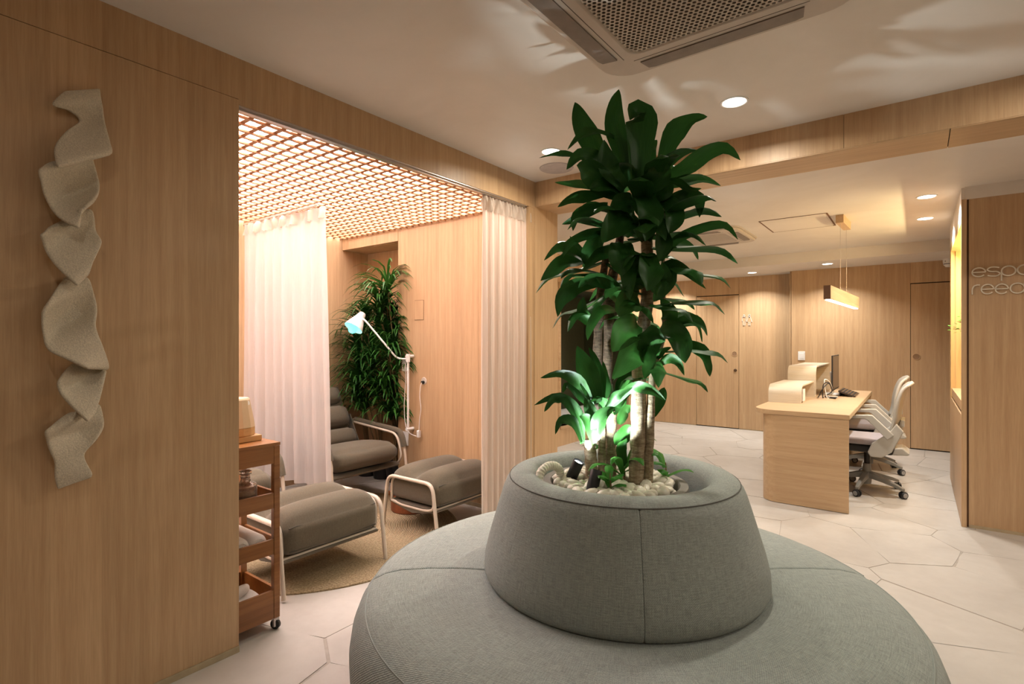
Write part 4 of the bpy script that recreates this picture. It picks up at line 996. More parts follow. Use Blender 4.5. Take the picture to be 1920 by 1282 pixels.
obj('foot', B(-0.09, 0.10, -0.11, 0.11, 0.0, 0.010), 'white', t, bevel=0.004)
t = thing('keyboard', 'dark grey keyboard propped on its feet in front of the monitor', 'keyboard', (-0.575, 6.62, ZT))
kb = MB().prism([(-0.075, 0.062), (0.075, 0.012), (0.077, 0.0), (0.060, 0.0), (-0.075, 0.045)], -0.22, 0.22, 'y'); obj('case', kb, 'screen', t, bevel=0.002)
kk = MB()
for r in range(5):
    for c_ in range(14):
        x = -0.062+r*0.027; z = 0.058-(x+0.075)*0.333
        kk.box(x-0.010, x+0.010, -0.205+c_*0.0305-0.011, -0.205+c_*0.0305+0.011, z, z+0.005)
k_ = obj('keys', kk, 'black', t); k_['kind'] = 'stuff'
obj('prop_foot', B(-0.070, -0.060, -0.19, 0.19, 0.0, 0.047), 'black', t)
cb = []
for k in range(3):
    r = random.Random(40+k)
    P = [(-0.80+0.05*k, 6.15, ZT+0.006), (-0.78+0.03*k, 6.05+0.03*k, ZT+0.02), (-0.74, 6.00+0.06*k, ZT+0.10+0.04*k), (-0.70, 6.10+0.05*k, ZT+0.15), (-0.69, 6.25, ZT+0.06), (-0.74, 6.18+0.05*k, ZT+0.01), (-0.64, 6.08+0.1*k, ZT+0.005)]
    o = obj('cable', MB().tube(smoothpath(P, 7), 0.005, 7), ('black', 'black', 'cord')[k], smooth=60)
    tag(o, ('black looping cable nearest the risers behind the monitor', 'black looping cable in the middle of the desk tangle', 'pale cable looping beside the monitor foot')[k], 'cable', 'cables on the desk')
# ---- pendant
t = thing('pendant_lamp', 'long oak bar pendant lamp with glowing underside above the desk', 'lamp', (-0.53, 5.62, 0), math.radians(-2.9))
obj('bar', MB().box(-0.024, 0.024, -0.76, 0.76, 1.658, 1.768), 'oak_y', t, bevel=0.002)
obj('end_cap', B(-0.0245, 0.0245, -0.764, -0.760, 1.658, 1.768), 'joint', t)
obj('led_strip', B(-0.017, 0.017, -0.74, 0.74, 1.652, 1.6575), 'bar_glow', t)
obj('canopy', B(-0.03, 0.03, -0.20, 0.20, 2.358, ZH), 'oak_y', t, bevel=0.002)
for y in (-0.16, 0.16): obj('wire', MB().tube([(0, y, 1.766), (0, y, 2.36)], 0.0014, 6), 'alu', t)
# ---- task chairs
def task_chair(loc, rz, label, spin):
    t = thing('task_chair', label, 'chair', loc, rz)
    s = obj('seat', rbox(0.46, 0.47, 0.065, 0.03, 6), 'lilac', t, 60, loc=(0.03, 0, 0.43))
    obj('seat_shell', MB().prism([(-0.19, 0.36), (0.20, 0.37), (0.24, 0.43), (-0.21, 0.43)], -0.19, 0.19, 'y'), 'black', t, bevel=0.012)
    # backrest: thin curved shell
    prof = smoothpath([(-0.20, 0.56), (-0.225, 0.66), (-0.235, 0.76), (-0.255, 0.86), (-0.285, 0.94), (-0.325, 0.985)], 5)
    vs, fs = [], []; nv = 9
    for i, (x, z) in enumerate(prof):
        f = i/(len(prof)-1); w_ = 0.20+0.03*math.sin(PI*f)-0.02*f
        for k in range(nv):
            u = -1+2*k/(nv-1); vs.append((x+0.035*u*u, u*w_, z-0.02*u*u*f))
    for i in range(len(prof)-1):
        for k in range(nv-1): fs.append((i*nv+k, i*nv+k+1, (i+1)*nv+k+1, (i+1)*nv+k))
    b_ = obj('backrest', MB().add(vs, fs), 'grey_frame', t, 60); sd = b_.modifiers.new('thick', 'SOLIDIFY'); sd.thickness = 0.022
    obj('lumbar_pad', B(-0.275, -0.245, -0.12, 0.12, 0.60, 0.66), 'grey_frame', t, bevel=0.008)
    for s in (-1, 1):
        y = s*0.245
        obj('back_arm', MB().prism([(-0.02, 0.38), (-0.05, 0.46), (-0.17, 0.56), (-0.22, 0.64), (-0.27, 0.58), (-0.245, 0.52), (-0.19, 0.40), (-0.12, 0.345), (-0.04, 0.345)], y-0.018, y+0.018, 'y'), 'grey_frame', t, bevel=0.008)
        obj('armrest', MB().prism([(0.30, 0.655), (0.0, 0.665), (-0.02, 0.655), (-0.16, 0.50), (-0.205, 0.545), (-0.055, 0.70), (-0.02, 0.70), (0.30, 0.672)], y*1.05-0.02, y*1.05+0.02, 'y'), 'grey_frame', t, bevel=0.006)
    obj('rear_yoke', MB().prism([(-0.12, 0.345), (-0.30, 0.36), (-0.31, 0.38), (-0.26, 0.42), (-0.12, 0.40)], -0.12, 0.12, 'y'), 'grey_frame', t, bevel=0.01)
    obj('gas_lift', MB().lathe([(0.0, 0.22), (0.022, 0.22), (0.022, 0.37), (0.0, 0.37)], 16), 'black', t, 40)
    obj('column', MB().lathe([(0.0, 0.06), (0.032, 0.06), (0.036, 0.10), (0.030, 0.24), (0.0, 0.24)], 18), 'grey_base', t, 40)
    for k in range(5):
        a = spin+k*2*PI/5; d = Vector((math.cos(a), math.sin(a), 0)); sd_ = Vector((-d.y, d.x, 0))
        mb = MB(); P = [(0.02, 0.145, 0.024, 0.028), (0.14, 0.120, 0.020, 0.020), (0.24, 0.095, 0.017, 0.015), (0.305, 0.072, 0.014, 0.012)]
        vs = []
        for r, z, w_, h_ in P:
            for sx, sz in ((-1, -1), (1, -1), (1, 1), (-1, 1)): vs.append(d*r+sd_*w_*sx+UPV*(z+h_*sz))
        fs = [(0, 1, 2, 3), (12, 15, 14, 13)]+[(4*i+k_, 4*i+(k_+1) % 4, 4*i+4+(k_+1) % 4, 4*i+4+k_) for i in range(3) for k_ in range(4)]
        obj('base_leg', MB().add([tuple(v) for v in vs], fs), 'grey_base', t, bevel=0.004)
        c_ = d*0.30
        cq = obj('castor', MB().lathe([(0.0, -0.024), (0.024, -0.024), (0.030, -0.018), (0.030, -0.006), (0.020, -0.005), (0.020, 0.005), (0.030, 0.006), (0.030, 0.018), (0.024, 0.024), (0.0, 0.024)], 18), 'black', t, 40, loc=(c_.x, c_.y, 0.030), rot=(PI/2, 0, a+1.2))
        for s_ in (-1, 1): obj('wheel_cover', MB().lathe([(0.0, 0.0), (0.019, 0.0), (0.021, -0.003)], 16, cap=False), 'castor', cq, loc=(0, 0, 0.0255*s_))
    return t
ch1 = task_chair((-0.36, 5.71, 0), PI, 'grey task chair with lilac seat at the desk, the nearer one', math.radians(-5+36*0+85))
dup(ch1, (-0.40, 6.66, 0), PI+0.06, 'grey task chair with lilac seat at the desk, the farther one')

# ---- sprig in the lit niche
t = thing('leafy_sprig', 'green leafy sprig in the lit niche on the right wall', 'plant', (0.45, 5.95, 0.888))
obj('vase', MB().lathe([(0.0, 0.0), (0.05, 0.0), (0.065, 0.07), (0.045, 0.20), (0.03, 0.26), (0.034, 0.27)], 24), 'cream', t, 40)
rt = random.Random(2)
for k in range(5):
    e = Vector((-0.09-0.03*k, rt.uniform(-0.1, 0.35), 0.62+rt.uniform(-0.10, 0.10)))
    mid = Vector((-0.03, e.y*0.3, 0.50))
    P = smoothpath([(0, 0, 0.22), tuple(mid), tuple(e)], 6)
    o = obj('twig', MB().tube(P, 0.0025, 6), 'stem', t)
    mb = MB()
    for p in P[4:]:
        for j in range(3):
            q = Vector(p)+Vector((rt.uniform(-.03, .03), rt.uniform(-.03, .03), rt.uniform(-.03, .03))); a = rt.uniform(0, 6)
            u = Vector((math.cos(a), math.sin(a), rt.uniform(-.5, .5)))*0.020; v = Vector((-math.sin(a), math.cos(a), 0.3))*0.010
            mb.add([q-u, q+v, q+u, q-v], [(0, 1, 2, 3)])
    f_ = obj('leaves', mb, 'leaf_light', o); f_['kind'] = 'stuff'

# ================================================================== TREATMENT ROOM
def tuberun(pts, r=0.35, n=5): return arc_corner(pts, r, n)
rug = obj('jute_rug', MB().lathe([(0.0, 0.012), (0.93, 0.012), (0.945, 0.007), (0.945, 0.0)], 72), 'jute', smooth=40, loc=(-3.3, 2.15, 0.0005))
tag(rug, 'round braided natural jute rug under the ottomans', 'rug')
ZR = 0.0125
def ottoman(loc, label):
    t = thing('ottoman', label, 'ottoman', loc)
    def df(p, u):
        if u.z > 0:
            p.z += (0.070*(1-(2*abs(u.x)-1)**2)*(1-0.55*u.y**4)-0.012*math.exp(-(u.x/0.1)**2))*u.z
        p.x *= 1+0.02*(1-abs(u.y)); return p
    c_ = obj('cushion', rbox(0.50, 0.60, 0.175, 0.055, 18, df), 'olive', t, 70, loc=(0, 0, 0.200))
    for s in (-1, 1):
        pts = [(s*0.238, -0.275+0.55*k/12, 0.150+0.012*math.sin(k*1.7)*0.3) for k in range(13)]
        obj('piping', MB().tube(pts, 0.0035, 6), 'olive_pipe', c_, 60)
        pts = [(s*0.244, -0.275+0.55*k/12, 0.030) for k in range(13)]
        obj('piping', MB().tube(pts, 0.003, 6), 'olive_pipe', c_, 60)
    obj('sling', MB().prism([(-0.24, 0.19), (0.24, 0.19), (0.23, 0.175), (0.0, 0.135), (-0.23, 0.175)], -0.30, 0.30, 'y'), 'olive', t)
    for s in (-1, 1):
        y = s*0.325
        obj('leg_frame', MB().tube(arc_corner([(0.275, y, ZR-0.0), (0.225, y, 0.372), (-0.225, y, 0.372), (-0.275, y, ZR)], 0.07), 0.0125, 10), 'bone', t, 60)
        obj('sling_rail', MB().tube(arc_corner([(-0.215, y-s*0.026, 0.19), (-0.205, y-s*0.022, 0.366), (0.205, y-s*0.022, 0.366), (0.215, y-s*0.026, 0.19), (0.12, y-s*0.03, 0.172), (-0.12, y-s*0.03, 0.172), (-0.215, y-s*0.026, 0.19)], 0.06), 0.010, 10), 'bone', t, 60)
    for s in (-1, 1): obj('cross_rail', MB().tube([(s*0.215, -0.30, 0.19), (s*0.215, 0.30, 0.19)], 0.010, 10), 'bone', t, 60)
    return t
oa = ottoman((-2.83, 1.775, 0), 'olive cushioned ottoman with bone tube legs, nearer one by the trolley')
dup(oa, (-2.79, 2.825, 0), 0, 'olive cushioned ottoman with bone tube legs, farther one over the leather box')
def lounge(loc, rz, label):
    t = thing('lounge_chair', label, 'chair', loc, rz)
    def df(p, u):
        if u.z > 0: p.z += 0.03*(1-u.x**2)*(1-u.y**4)
        if u.x > 0: p.x += 0.03*(1-u.z**2)*u.x
        return p
    c_ = obj('seat_cushion', rbox(0.56, 0.60, 0.17, 0.07, 14, df), 'olive', t, 70, loc=(0.10, 0, 0.285), rot=(0, math.radians(-7), 0))
    obj('piping', MB().tube([(0.268, -0.26+0.52*k/10, 0.035) for k in range(11)], 0.003, 6), 'olive_pipe', c_, 60)
    def dr(p, u):
        p.x += 0.022*(1-u.z**2); return p
    for (x, z, h_, w_) in ((-0.195, 0.395, 0.165, 0.58), (-0.290, 0.555, 0.20, 0.57), (-0.405, 0.745, 0.175, 0.54)):
        obj('back_cushion', rbox(0.11, w_, h_, 0.05, 10, dr), 'olive', t, 70, loc=(x, 0, z), rot=(0, math.radians(-30), 0))
    obj('back_sling', MB().prism([(-0.20, 0.33), (-0.47, 0.90), (-0.50, 0.89), (-0.42, 0.62), (-0.30, 0.30)], -0.29, 0.29, 'y'), 'olive', t)
    for s in (-1, 1):
        obj('side_sling', MB().prism([(-0.16, 0.40), (-0.30, 0.66), (-0.33, 0.64), (-0.30, 0.34), (-0.05, 0.33)], s*0.305-0.004, s*0.305+0.004, 'y'), 'olive', t)
        y = s*0.36
        obj('arm_frame', MB().tube(arc_corner([(-0.52, y, 0.0), (-0.40, y, 0.605), (0.36, y, 0.545), (0.435, y, 0.0)], 0.09), 0.012, 10), 'bone', t, 60)
        obj('seat_rail', MB().tube(arc_corner([(-0.38, y-s*0.02, 0.59), (0.31, y-s*0.022, 0.535), (0.37, y-s*0.022, 0.34), (0.30, y-s*0.03, 0.265), (-0.35, y-s*0.03, 0.20)], 0.08), 0.0105, 10), 'bone', t, 60)
        obj('arm_pad', MB().tube(arc_corner([(-0.30, y, 0.602), (0.335, y, 0.556), (0.375, y, 0.43)], 0.10), 0.024, 10), 'olive', t, 60)
    obj('seat_sling', MB().prism([(0.36, 0.285), (0.30, 0.255), (-0.32, 0.20), (-0.34, 0.225), (0.30, 0.30)], -0.33, 0.33, 'y'), 'olive', t)
    return t
lc = lounge((-3.86, 2.705, 0), 0, 'olive padded lounge chair with tube arms under the strap leaved plants')
dup(lc, (-3.74, 1.54, 0), 0, 'olive padded lounge chair mostly hidden behind the wooden trolley')
# leather box under the farther ottoman
t = thing('leather_box', 'round chestnut leather box with copper handles under the farther ottoman', 'box', (-3.165, 2.855, ZR))
obj('body', MB().lathe([(0.0, 0.0), (0.150, 0.0), (0.156, 0.006), (0.158, 0.145), (0.0, 0.145)], 40), 'leather', t, 40)
obj('lid', MB().lathe([(0.162, 0.138), (0.162, 0.182), (0.156, 0.190), (0.0, 0.190)], 40), 'leather', t, 40)
for a in (-1.9, -0.6):
    d = Vector((math.cos(a), math.sin(a), 0)); s = Vector((-d.y, d.x, 0)); c_ = d*0.166+UPV*0.15
    obj('handle', MB().tube(arc_corner([tuple(c_-s*0.03-UPV*0.025), tuple(c_-s*0.03+UPV*0.012+d*0.008), tuple(c_+s*0.03+UPV*0.012+d*0.008), tuple(c_+s*0.03-UPV*0.025)], 0.02), 0.004, 8), 'copper', t, 60)
# ---- curtains
def drape(x0, y0, x1, y1, z0, z1, folds, amp, seed, flare=0.0, hem=None):
    r = random.Random(seed); n = folds*10; rows = [0, .02, .04, .07, .2, .4, .6, .8, .93, .97, 1.0]
    d = Vector((x1-x0, y1-y0, 0)); L = d.length; d.normalize(); nrm = Vector((-d.y, d.x, 0))
    ph = [r.uniform(0.75, 1.25) for _ in range(folds+1)]; vs, fs = [], []
    for t_ in rows:
        for i in range(n+1):
            s = i/n; f = s*folds; k = min(folds-1, int(f))
            a = amp*ph[k]*math.sin(2*PI*f)*(0.45+0.55*min(1, t_*3))+amp*0.5*math.sin(4.3*f+seed+t_*1.2)*t_
            zb = z0 if hem is None else z0+hem*(1-s)
            p = Vector((x0, y0, 0))+d*(s*L*(1+flare*t_)+0.004*math.sin(9*f+t_*5))+nrm*a
            vs.append((p.x, p.y, z1+(zb-z1)*t_))
    w_ = n+1
    for j in range(len(rows)-1):
        for i in range(n): fs.append((j*w_+i, j*w_+i+1, (j+1)*w_+i+1, (j+1)*w_+i))
    return MB().add(vs, fs)
t = thing('curtain', 'sheer white curtain on a slim rail dividing the treatment room', 'curtain', (0, 0, 0))
obj('cloth', drape(-4.56, 2.235, -3.455, 2.285, 0.24, 2.318, 9, 0.030, 3, 0.085), 'curtain', t, 80)
obj('header_tape', drape(-4.56, 2.235, -3.455, 2.285, 2.225, 2.318, 9, 0.0335, 3), 'curtain2', t, 80)
obj('rail', MB().box(-4.60, -3.50, 2.243, 2.257, 2.319, 2.336), 'alu', t)
t = thing('curtain', 'cream pleated curtain drawn aside at the right of the opening', 'curtain', (0, 0, 0))
obj('cloth', drape(-2.345, 2.755, -2.335, 3.315, 0.015, 2.322, 15, 0.022, 8), 'curtain2', t, 80)
obj('header_tape', drape(-2.345, 2.755, -2.335, 3.315, 2.215, 2.325, 15, 0.022, 8), 'curtain2', t, 80)
# ---- wall reading lamp
WX = -3.56
t = thing('wall_lamp', 'white swing arm wall lamp with cone shade and lit bulb', 'lamp', (0, 0, 0))
yb = 3.175
obj('vertical_tube', MB().tube([(WX, yb, 0.53), (WX, yb, 1.20)], 0.010, 10), 'white_metal', t, 60)
for z in (0.555, 1.195):
    obj('wall_bracket', MB().tube([(WX, yb-0.02, z), (WX, YS, z)], 0.014, 12), 'white_metal', t, 60)
obj('pivot', MB().lathe([(0.0, -0.03), (0.018, -0.03), (0.018, 0.04), (0.0, 0.04)], 16), 'white_metal', t, 40, loc=(WX, yb, 1.175))
S0, S1, S2 = (-3.600, 3.16, 1.172), (-3.655, 3.135, 1.170), (-3.835, 2.945, 1.492)
obj('swing_arm', MB().tube(arc_corner([(WX, yb, 1.172), S1, S2, (-3.862, 2.94, 1.515)], 0.05), 0.008, 10), 'white_metal', t, 60)
dsh = Vector((-0.03, -0.55, -0.76)).normalized(); q = dsh.to_track_quat('Z', 'Y').to_euler()
shd = obj('shade', MB().lathe([(0.030, -0.055), (0.033, -0.052), (0.038, -0.03), (0.085, 0.095), (0.083, 0.097), (0.033, -0.026), (0.0, -0.03)], 36, cap=False), 'white_metal', t, 40, loc=(-3.925, 2.93, 1.520), rot=q)
obj('shade_cap', MB().lathe([(0.0, -0.068), (0.026, -0.068), (0.030, -0.062), (0.030, -0.04)], 24), 'white_metal', shd, 40)
obj('bulb', MB().lathe([(0.0, 0.146), (0.022, 0.140), (0.036, 0.122), (0.040, 0.100), (0.031, 0.070), (0.014, 0.045), (0.013, -0.02)], 20), 'bulb', shd, 60)
obj('knuckle', MB().tube([(-3.86, 2.94, 1.512), (-3.905, 2.933, 1.53)], 0.011, 10), 'white_metal', t, 60)
lamp('bulb_lamp', 'POINT', Vector((-3.925, 2.93, 1.520))+dsh*0.19, 0.35, (0.5, 1.0, 0.94), shadow_soft_size=0.03)
cordp = [(WX-0.02, 3.16, 1.14), (WX-0.035, 3.18, 1.0), (WX-0.05, 3.18, 0.86), (WX-0.055, 3.18, 0.72), (WX-0.03, 3.17, 0.60), (WX+0.03, 3.16, 0.53), (-3.472, 3.19, 0.50)]
obj('cord', MB().tube(smoothpath(cordp, 6), 0.0035, 7), 'cord', t, 60)
t = thing('cord_outlet', 'round white cable outlet with hanging charger lead on treatment wall', 'socket', (-3.424, YS, 0.98))
obj('cover', MB().lathe([(0.0, 0.004), (0.030, 0.004), (0.034, 0.0)], 28), 'ac', t, 40, rot=(PI/2, 0, 0))
obj('plug', MB().lathe([(0.0, 0.022), (0.012, 0.022), (0.014, 0.0)], 14), 'black', t, 40, loc=(0, -0.004, -0.010), rot=(PI/2, 0, 0))
obj('lead', MB().tube(smoothpath([(0, -0.024, -0.012), (-0.012, -0.03, -0.05), (-0.02, -0.03, -0.14), (-0.006, -0.03, -0.24), (-0.022, -0.03, -0.33), (-0.03, -0.03, -0.44)], 5), 0.0035, 7), 'cord', t, 60)
obj('charger', B(-0.045, -0.018, -0.045, -0.018, -0.49, -0.43), 'white', t, bevel=0.004)
# ---- strap leaved plants filling the niche
def strap_plant(loc, label, heads, seed):
    t = thing('strap_leaf_plant', label, 'plant', loc, 0, 'strap leaved plants in the niche'); r = random.Random(seed); mb = MB()
    pot = obj('pot', MB().lathe([(0.0, 0.0), (0.09, 0.0), (0.11, 0.16), (0.10, 0.16), (0.09, 0.13), (0.0, 0.13)], 24), 'black', t, 40)
    for (hx, hy, hz_, n, L) in heads:
        st = [(r.uniform(-.04, .04), r.uniform(-.03, .03), 0.12), (hx*0.5+r.uniform(-.03, .03), hy*0.4, hz_*0.55), (hx, hy, hz_)]
        obj('stem', MB().tube(smoothpath(st, 5), 0.007, 6), 'stem', t, 60)
        c_ = Vector((hx, hy, hz_))
        for i in range(n):
            a = i*2.4+r.uniform(-.3, .3); d = Vector((math.cos(a), math.sin(a), 0)); el = math.radians(r.uniform(5, 80)); l = L*r.uniform(0.8, 1.1); w_ = 0.010*r.uniform(0.8, 1.2)
            p0 = c_+UPV*r.uniform(-0.07, 0.03); p1 = p0+(d*math.cos(el)+UPV*math.sin(el))*l*0.4; p2 = p1+(d*math.cos(el*.5)+UPV*(0.45*math.sin(el)-0.12))*l*0.35; p3 = p2+(d*0.72-UPV*(0.75-0.4*math.sin(el)))*l*0.33
            P = [Vector(p) for p in smoothpath([tuple(p) for p in (p0, p1, p2, p3)], 2)]; sd = Vector((-d.y, d.x, 0.15)); vs = []
            for k, p in enumerate(P):
                # keep clear of the niche back and side
                wy = loc[1]+p.y; 
                if wy > 3.535: p = Vector((p.x, 3.535-loc[1], p.z))
                if loc[0]+p.x < -4.59: p = Vector((-4.59-loc[0], p.y, p.z))
                if loc[0]+p.x > -3.775 and wy > 3.225: p = Vector((p.x, 3.225-loc[1], p.z))
                f = k/(len(P)-1); ww = w_*(0.6+0.4*min(1, f*4))*(1-f**3)+0.0005
                vs += [p-sd*ww, p+sd*ww]
            mb.add([tuple(v) for v in vs], [(2*k, 2*k+1, 2*k+3, 2*k+2) for k in range(len(P)-1)])
    f_ = obj('foliage', mb, 'leaf_thin', t, 60); f_['kind'] = 'stuff'
rq = random.Random(77)
def heads(zs, n=56, L=0.38, yo=-0.12):
    return [(rq.uniform(-0.11, 0.11), rq.uniform(yo-0.10, yo+0.08), z, n, L*rq.uniform(0.85, 1.1)) for z in zs]
strap_plant((-4.36, 3.36, 0), 'strap leaved green plant in the niche, leftmost of the row', heads([0.74, 0.88, 1.0, 1.15, 1.30, 1.46]), 1)
strap_plant((-4.15, 3.38, 0), 'strap leaved green plant in the niche behind the lamp shade', heads([0.70, 0.85, 0.98, 1.12, 1.27, 1.42, 1.58]), 2)
strap_plant((-3.95, 3.38, 0), 'strap leaved green plant in the niche, topmost leaves of the row', heads([0.66, 0.80, 0.94, 1.08, 1.24, 1.40, 1.56, 1.70, 1.82]), 3)
strap_plant((-3.86, 3.38, 0), 'strap leaved green plant at the right edge of the niche', heads([0.68, 0.80, 0.94, 1.10, 1.26, 1.42, 1.58, 1.72], 40, 0.30, -0.10), 4)
# ---- trolley
TX0, TX1, TY0, TY1 = -2.675, -2.340, 0.62, 1.31
t = thing('trolley', 'tiered acacia wood trolley on castors beside the wall end', 'trolley', (0, 0, 0))
for x in (TX0+0.014, TX1-0.014):
    for y in (TY0+0.014, TY1-0.014):
        obj('leg', B(x-0.014, x+0.014, y-0.014, y+0.014, 0.055, 0.845), 'acacia', t, bevel=0.002)
        c_ = obj('castor', MB().lathe([(0.0, -0.010), (0.018, -0.010), (0.023, -0.006), (0.023, 0.006), (0.018, 0.010), (0.0, 0.010)], 18), 'black', t, 40, loc=(x, y, 0.0232), rot=(PI/2, 0, 0.5))
        obj('fork', MB().prism([(-0.012, 0.02), (0.010, 0.03), (0.012, -0.006), (0.0, -0.010), (-0.004, -0.004)], -0.013, 0.013, 'y').box(-0.005, 0.005, -0.005, 0.005, 0.02, 0.036), 'alu', t, loc=(x, y, 0.0225))
def tray(z0, z1, name='tray'):
    m = MB(); a, b_, c_, d = TX0+0.004, TX1-0.002, TY0+0.028, TY1-0.028
    o = obj(name, MB().box(a+0.012, b_-0.012, TY0+0.012, TY1-0.012, z0, z0+0.012), 'acacia', t)
    obj('rim_board', B(b_-0.014, b_, c_, d, z0, z1), 'acacia', o, bevel=0.0015)
    obj('rim_board', B(a, a+0.014, c_, d, z0, z1), 'acacia', o, bevel=0.0015)
    obj('rim_board', B(TX0+0.028, TX1-0.028, TY0+0.002, TY0+0.016, z0, z1), 'acacia', o, bevel=0.0015)
    obj('rim_board', B(TX0+0.028, TX1-0.028, TY1-0.016, TY1-0.002, z0, z1), 'acacia', o, bevel=0.0015)
tray(0.560, 0.631); tray(0.350, 0.420); tray(0.055, 0.186)
obj('apron', MB().box(TX1-0.016, TX1-0.002, TY0+0.028, TY1-0.028, 0.765, 0.846).box(TX0+0.002, TX0+0.016, TY0+0.028, TY1-0.028, 0.765, 0.846).box(TX0+0.028, TX1-0.028, TY1-0.016, TY1-0.002, 0.765, 0.846).box(TX0+0.028, TX1-0.028, TY0+0.002, TY0+0.016, 0.765, 0.846), 'acacia', t)
for k in range(3):
    xw = (TX1-TX0+0.004)/3; obj('top_board', B(TX0-0.002+k*xw, TX0-0.002+(k+1)*xw-0.0015, TY0-0.002, TY1+0.002, 0.846, 0.860), 'acacia', t, bevel=0.001)
ti = thing('serving_board', 'small blond wood board on top of the trolley', 'board', (0, 0, 0))
obj('board', B(-2.60, -2.44, 0.98, 1.278, 0.861, 0.888), 'lightwood', ti, bevel=0.003)
obj('foot', MB().box(-2.59, -2.45, 1.0, 1.01, 0.860, 0.8612).box(-2.59, -2.45, 1.24, 1.25, 0.860, 0.8612), 'lightwood', ti)
t2 = thing('aroma_diffuser', 'faceted cream diffuser with wooden base on the trolley top', 'diffuser', (-2.52, 1.188, 0.888))
obj('base', MB().lathe([(0.0, 0.0), (0.084, 0.0), (0.088, 0.004), (0.088, 0.038), (0.0, 0.038)], 14), 'lightwood', t2, 20)
obj('body', MB().lathe([(0.0, 0.038), (0.088, 0.039), (0.084, 0.07), (0.066, 0.165), (0.060, 0.172), (0.0, 0.176)], 14), 'cream', t2, 20)
obj('finial', MB().lathe([(0.0, 0.174), (0.012, 0.175), (0.008, 0.186), (0.012, 0.198), (0.0, 0.202)], 14), 'copper', t2, 40)
obj('light_button', MB().lathe([(0.0, 0.003), (0.010, 0.003), (0.012, 0.0)], 14), 'white', t2, 40, loc=(0.052, 0.038, 0.15), rot=(0, PI/2-0.2, 0.62))
t2 = thing('glass_jar', 'cut glass apothecary jar with stopper on the upper trolley tray', 'jar', (-2.47, 1.215, 0.5725))
obj('jar', MB().lathe([(0.0, 0.0), (0.047, 0.0), (0.050, 0.006), (0.050, 0.082), (0.046, 0.092), (0.024, 0.104), (0.020, 0.118), (0.022, 0.128), (0.018, 0.128), (0.015, 0.112), (0.044, 0.084), (0.045, 0.010), (0.0, 0.008)], 32), 'glass', t2, 40)
obj('stopper', MB().lathe([(0.0, 0.120), (0.017, 0.122), (0.018, 0.134), (0.027, 0.140), (0.028, 0.152), (0.018, 0.158), (0.0, 0.160)], 24), 'glass', t2, 40)
obj('contents', MB().lathe([(0.0, 0.010), (0.0435, 0.011), (0.0435, 0.045), (0.0, 0.047)], 24), 'stem', t2, 40)
t2 = thing('wooden_cup', 'small dark wooden cup behind the glass jar on the trolley', 'cup', (-2.55, 1.10, 0.5725))
obj('cup', MB().lathe([(0.0, 0.0), (0.028, 0.0), (0.034, 0.09), (0.031, 0.09), (0.026, 0.006), (0.0, 0.006)], 24), 'acacia', t2, 40)
def towel(loc, label):
    t_ = thing('rolled_towel', label, 'towel', loc)
    sp = [(0.006+0.0052*k/4*1.0) for k in range(30)]
    pts = [(sp[k]*math.cos(k*0.75), sp[k]*math.sin(k*0.75)) for k in range(30)]
    def ro(a): return 0.040*(1+0.03*math.sin(3*a))
    n = 24; ring = [(ro(2*PI*k/n)*math.cos(2*PI*k/n), ro(2*PI*k/n)*math.sin(2*PI*k/n)) for k in range(n)]
    mb = MB(); xs = [-0.125, -0.120, -0.100, 0.100, 0.120, 0.125]; sc = [0.60, 0.86, 1.0, 1.0, 0.86, 0.60]
    vs = [(x, p[0]*s, p[1]*s) for x, s in zip(xs, sc) for p in ring]
    fs = [(i*n+k, i*n+(k+1) % n, (i+1)*n+(k+1) % n, (i+1)*n+k) for i in range(5) for k in range(n)]+[tuple(range(n))[::-1], tuple(range(5*n, 6*n))]
    r_ = obj('roll', mb.add(vs, fs), 'terry', t_, 60)
    obj('spiral_edge', MB().tube([(0.125, a*0.60, b_*0.60) for a, b_ in pts], 0.0022, 5), 'terry', r_, 60)
    return t_
tw = towel((-2.50, 1.232, 0.403), 'rolled white towel at the right end of the trolley tray')
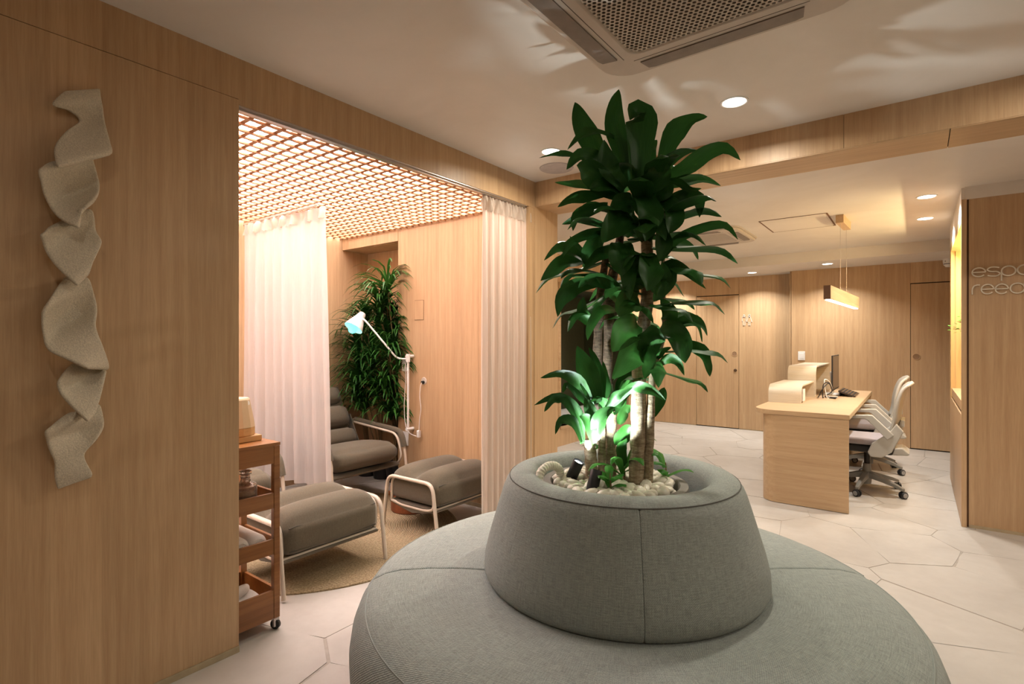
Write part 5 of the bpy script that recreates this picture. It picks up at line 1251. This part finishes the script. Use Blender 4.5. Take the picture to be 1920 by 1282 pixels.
dup(tw, (-2.505, 1.154, 0.403), None, 'rolled white towel second from the right on the trolley tray')
dup(tw, (-2.50, 1.076, 0.403), None, 'rolled white towel third from the right on the trolley tray')
for o in [x for x in bpy.data.objects if x.name.startswith('rolled_towel')]: o['group'] = 'rolled towels on the trolley'
rw = random.Random(13)
def packet(loc, rot, label, s):
    ph = [rw.uniform(0, 6) for _ in range(4)]
    def df(p, u):
        p.z += 0.012*math.sin(40*p.x+ph[0])*math.cos(35*p.y+ph[1]); p.x += 0.006*math.sin(50*p.y+ph[2]); p.y += 0.006*math.sin(45*p.z+ph[3]); return p
    o = obj('wrapped_slippers', rbox(0.13*s, 0.09*s, 0.05*s, 0.02, 9, df), 'terry', smooth=50, loc=loc, rot=rot)
    return tag(o, label, 'packet', 'white packets in the lowest tray')
packet((-2.45, 1.20, 0.120), (0.2, 0.1, 0.4), 'white crumpled packet at the right of the lowest tray', 1.0)
packet((-2.42, 1.09, 0.125), (-0.2, 0.3, 1.2), 'white crumpled packet in the middle of the lowest tray', 1.1)
packet((-2.50, 1.12, 0.175), (0.5, -0.4, 0.2), 'white crumpled packet on top, leaning up in the lowest tray', 1.1)
packet((-2.44, 1.165, 0.165), (-0.5, 0.25, 2.2), 'white crumpled packet lying over the others near the tray rim', 0.9)
t2 = thing('storage_box', 'pale pink storage box with lid on the floor behind the trolley', 'box', (-3.02, 1.30, 0))
obj('box', MB().prism([(-0.13, 0.0), (0.13, 0.0), (0.15, 0.16), (-0.15, 0.16)], -0.10, 0.10, 'x'), 'cushion_white', t2, bevel=0.004)
obj('lid', B(-0.112, 0.112, -0.160, 0.160, 0.1605, 0.185), 'cushion_white', t2, bevel=0.005)
t2 = thing('seat_pad', 'long white seat pad in the dark green hall niche', 'cushion', (-3.95, 6.745, 0.251))
obj('pad', rbox(0.60, 1.96, 0.07, 0.02, 6), 'cushion_white', t2, 60)
obj('pad_piping', MB().tube([(0.296, -0.95+1.9*k/10, 0.055) for k in range(11)], 0.003, 6), 'cord', t2, 60)
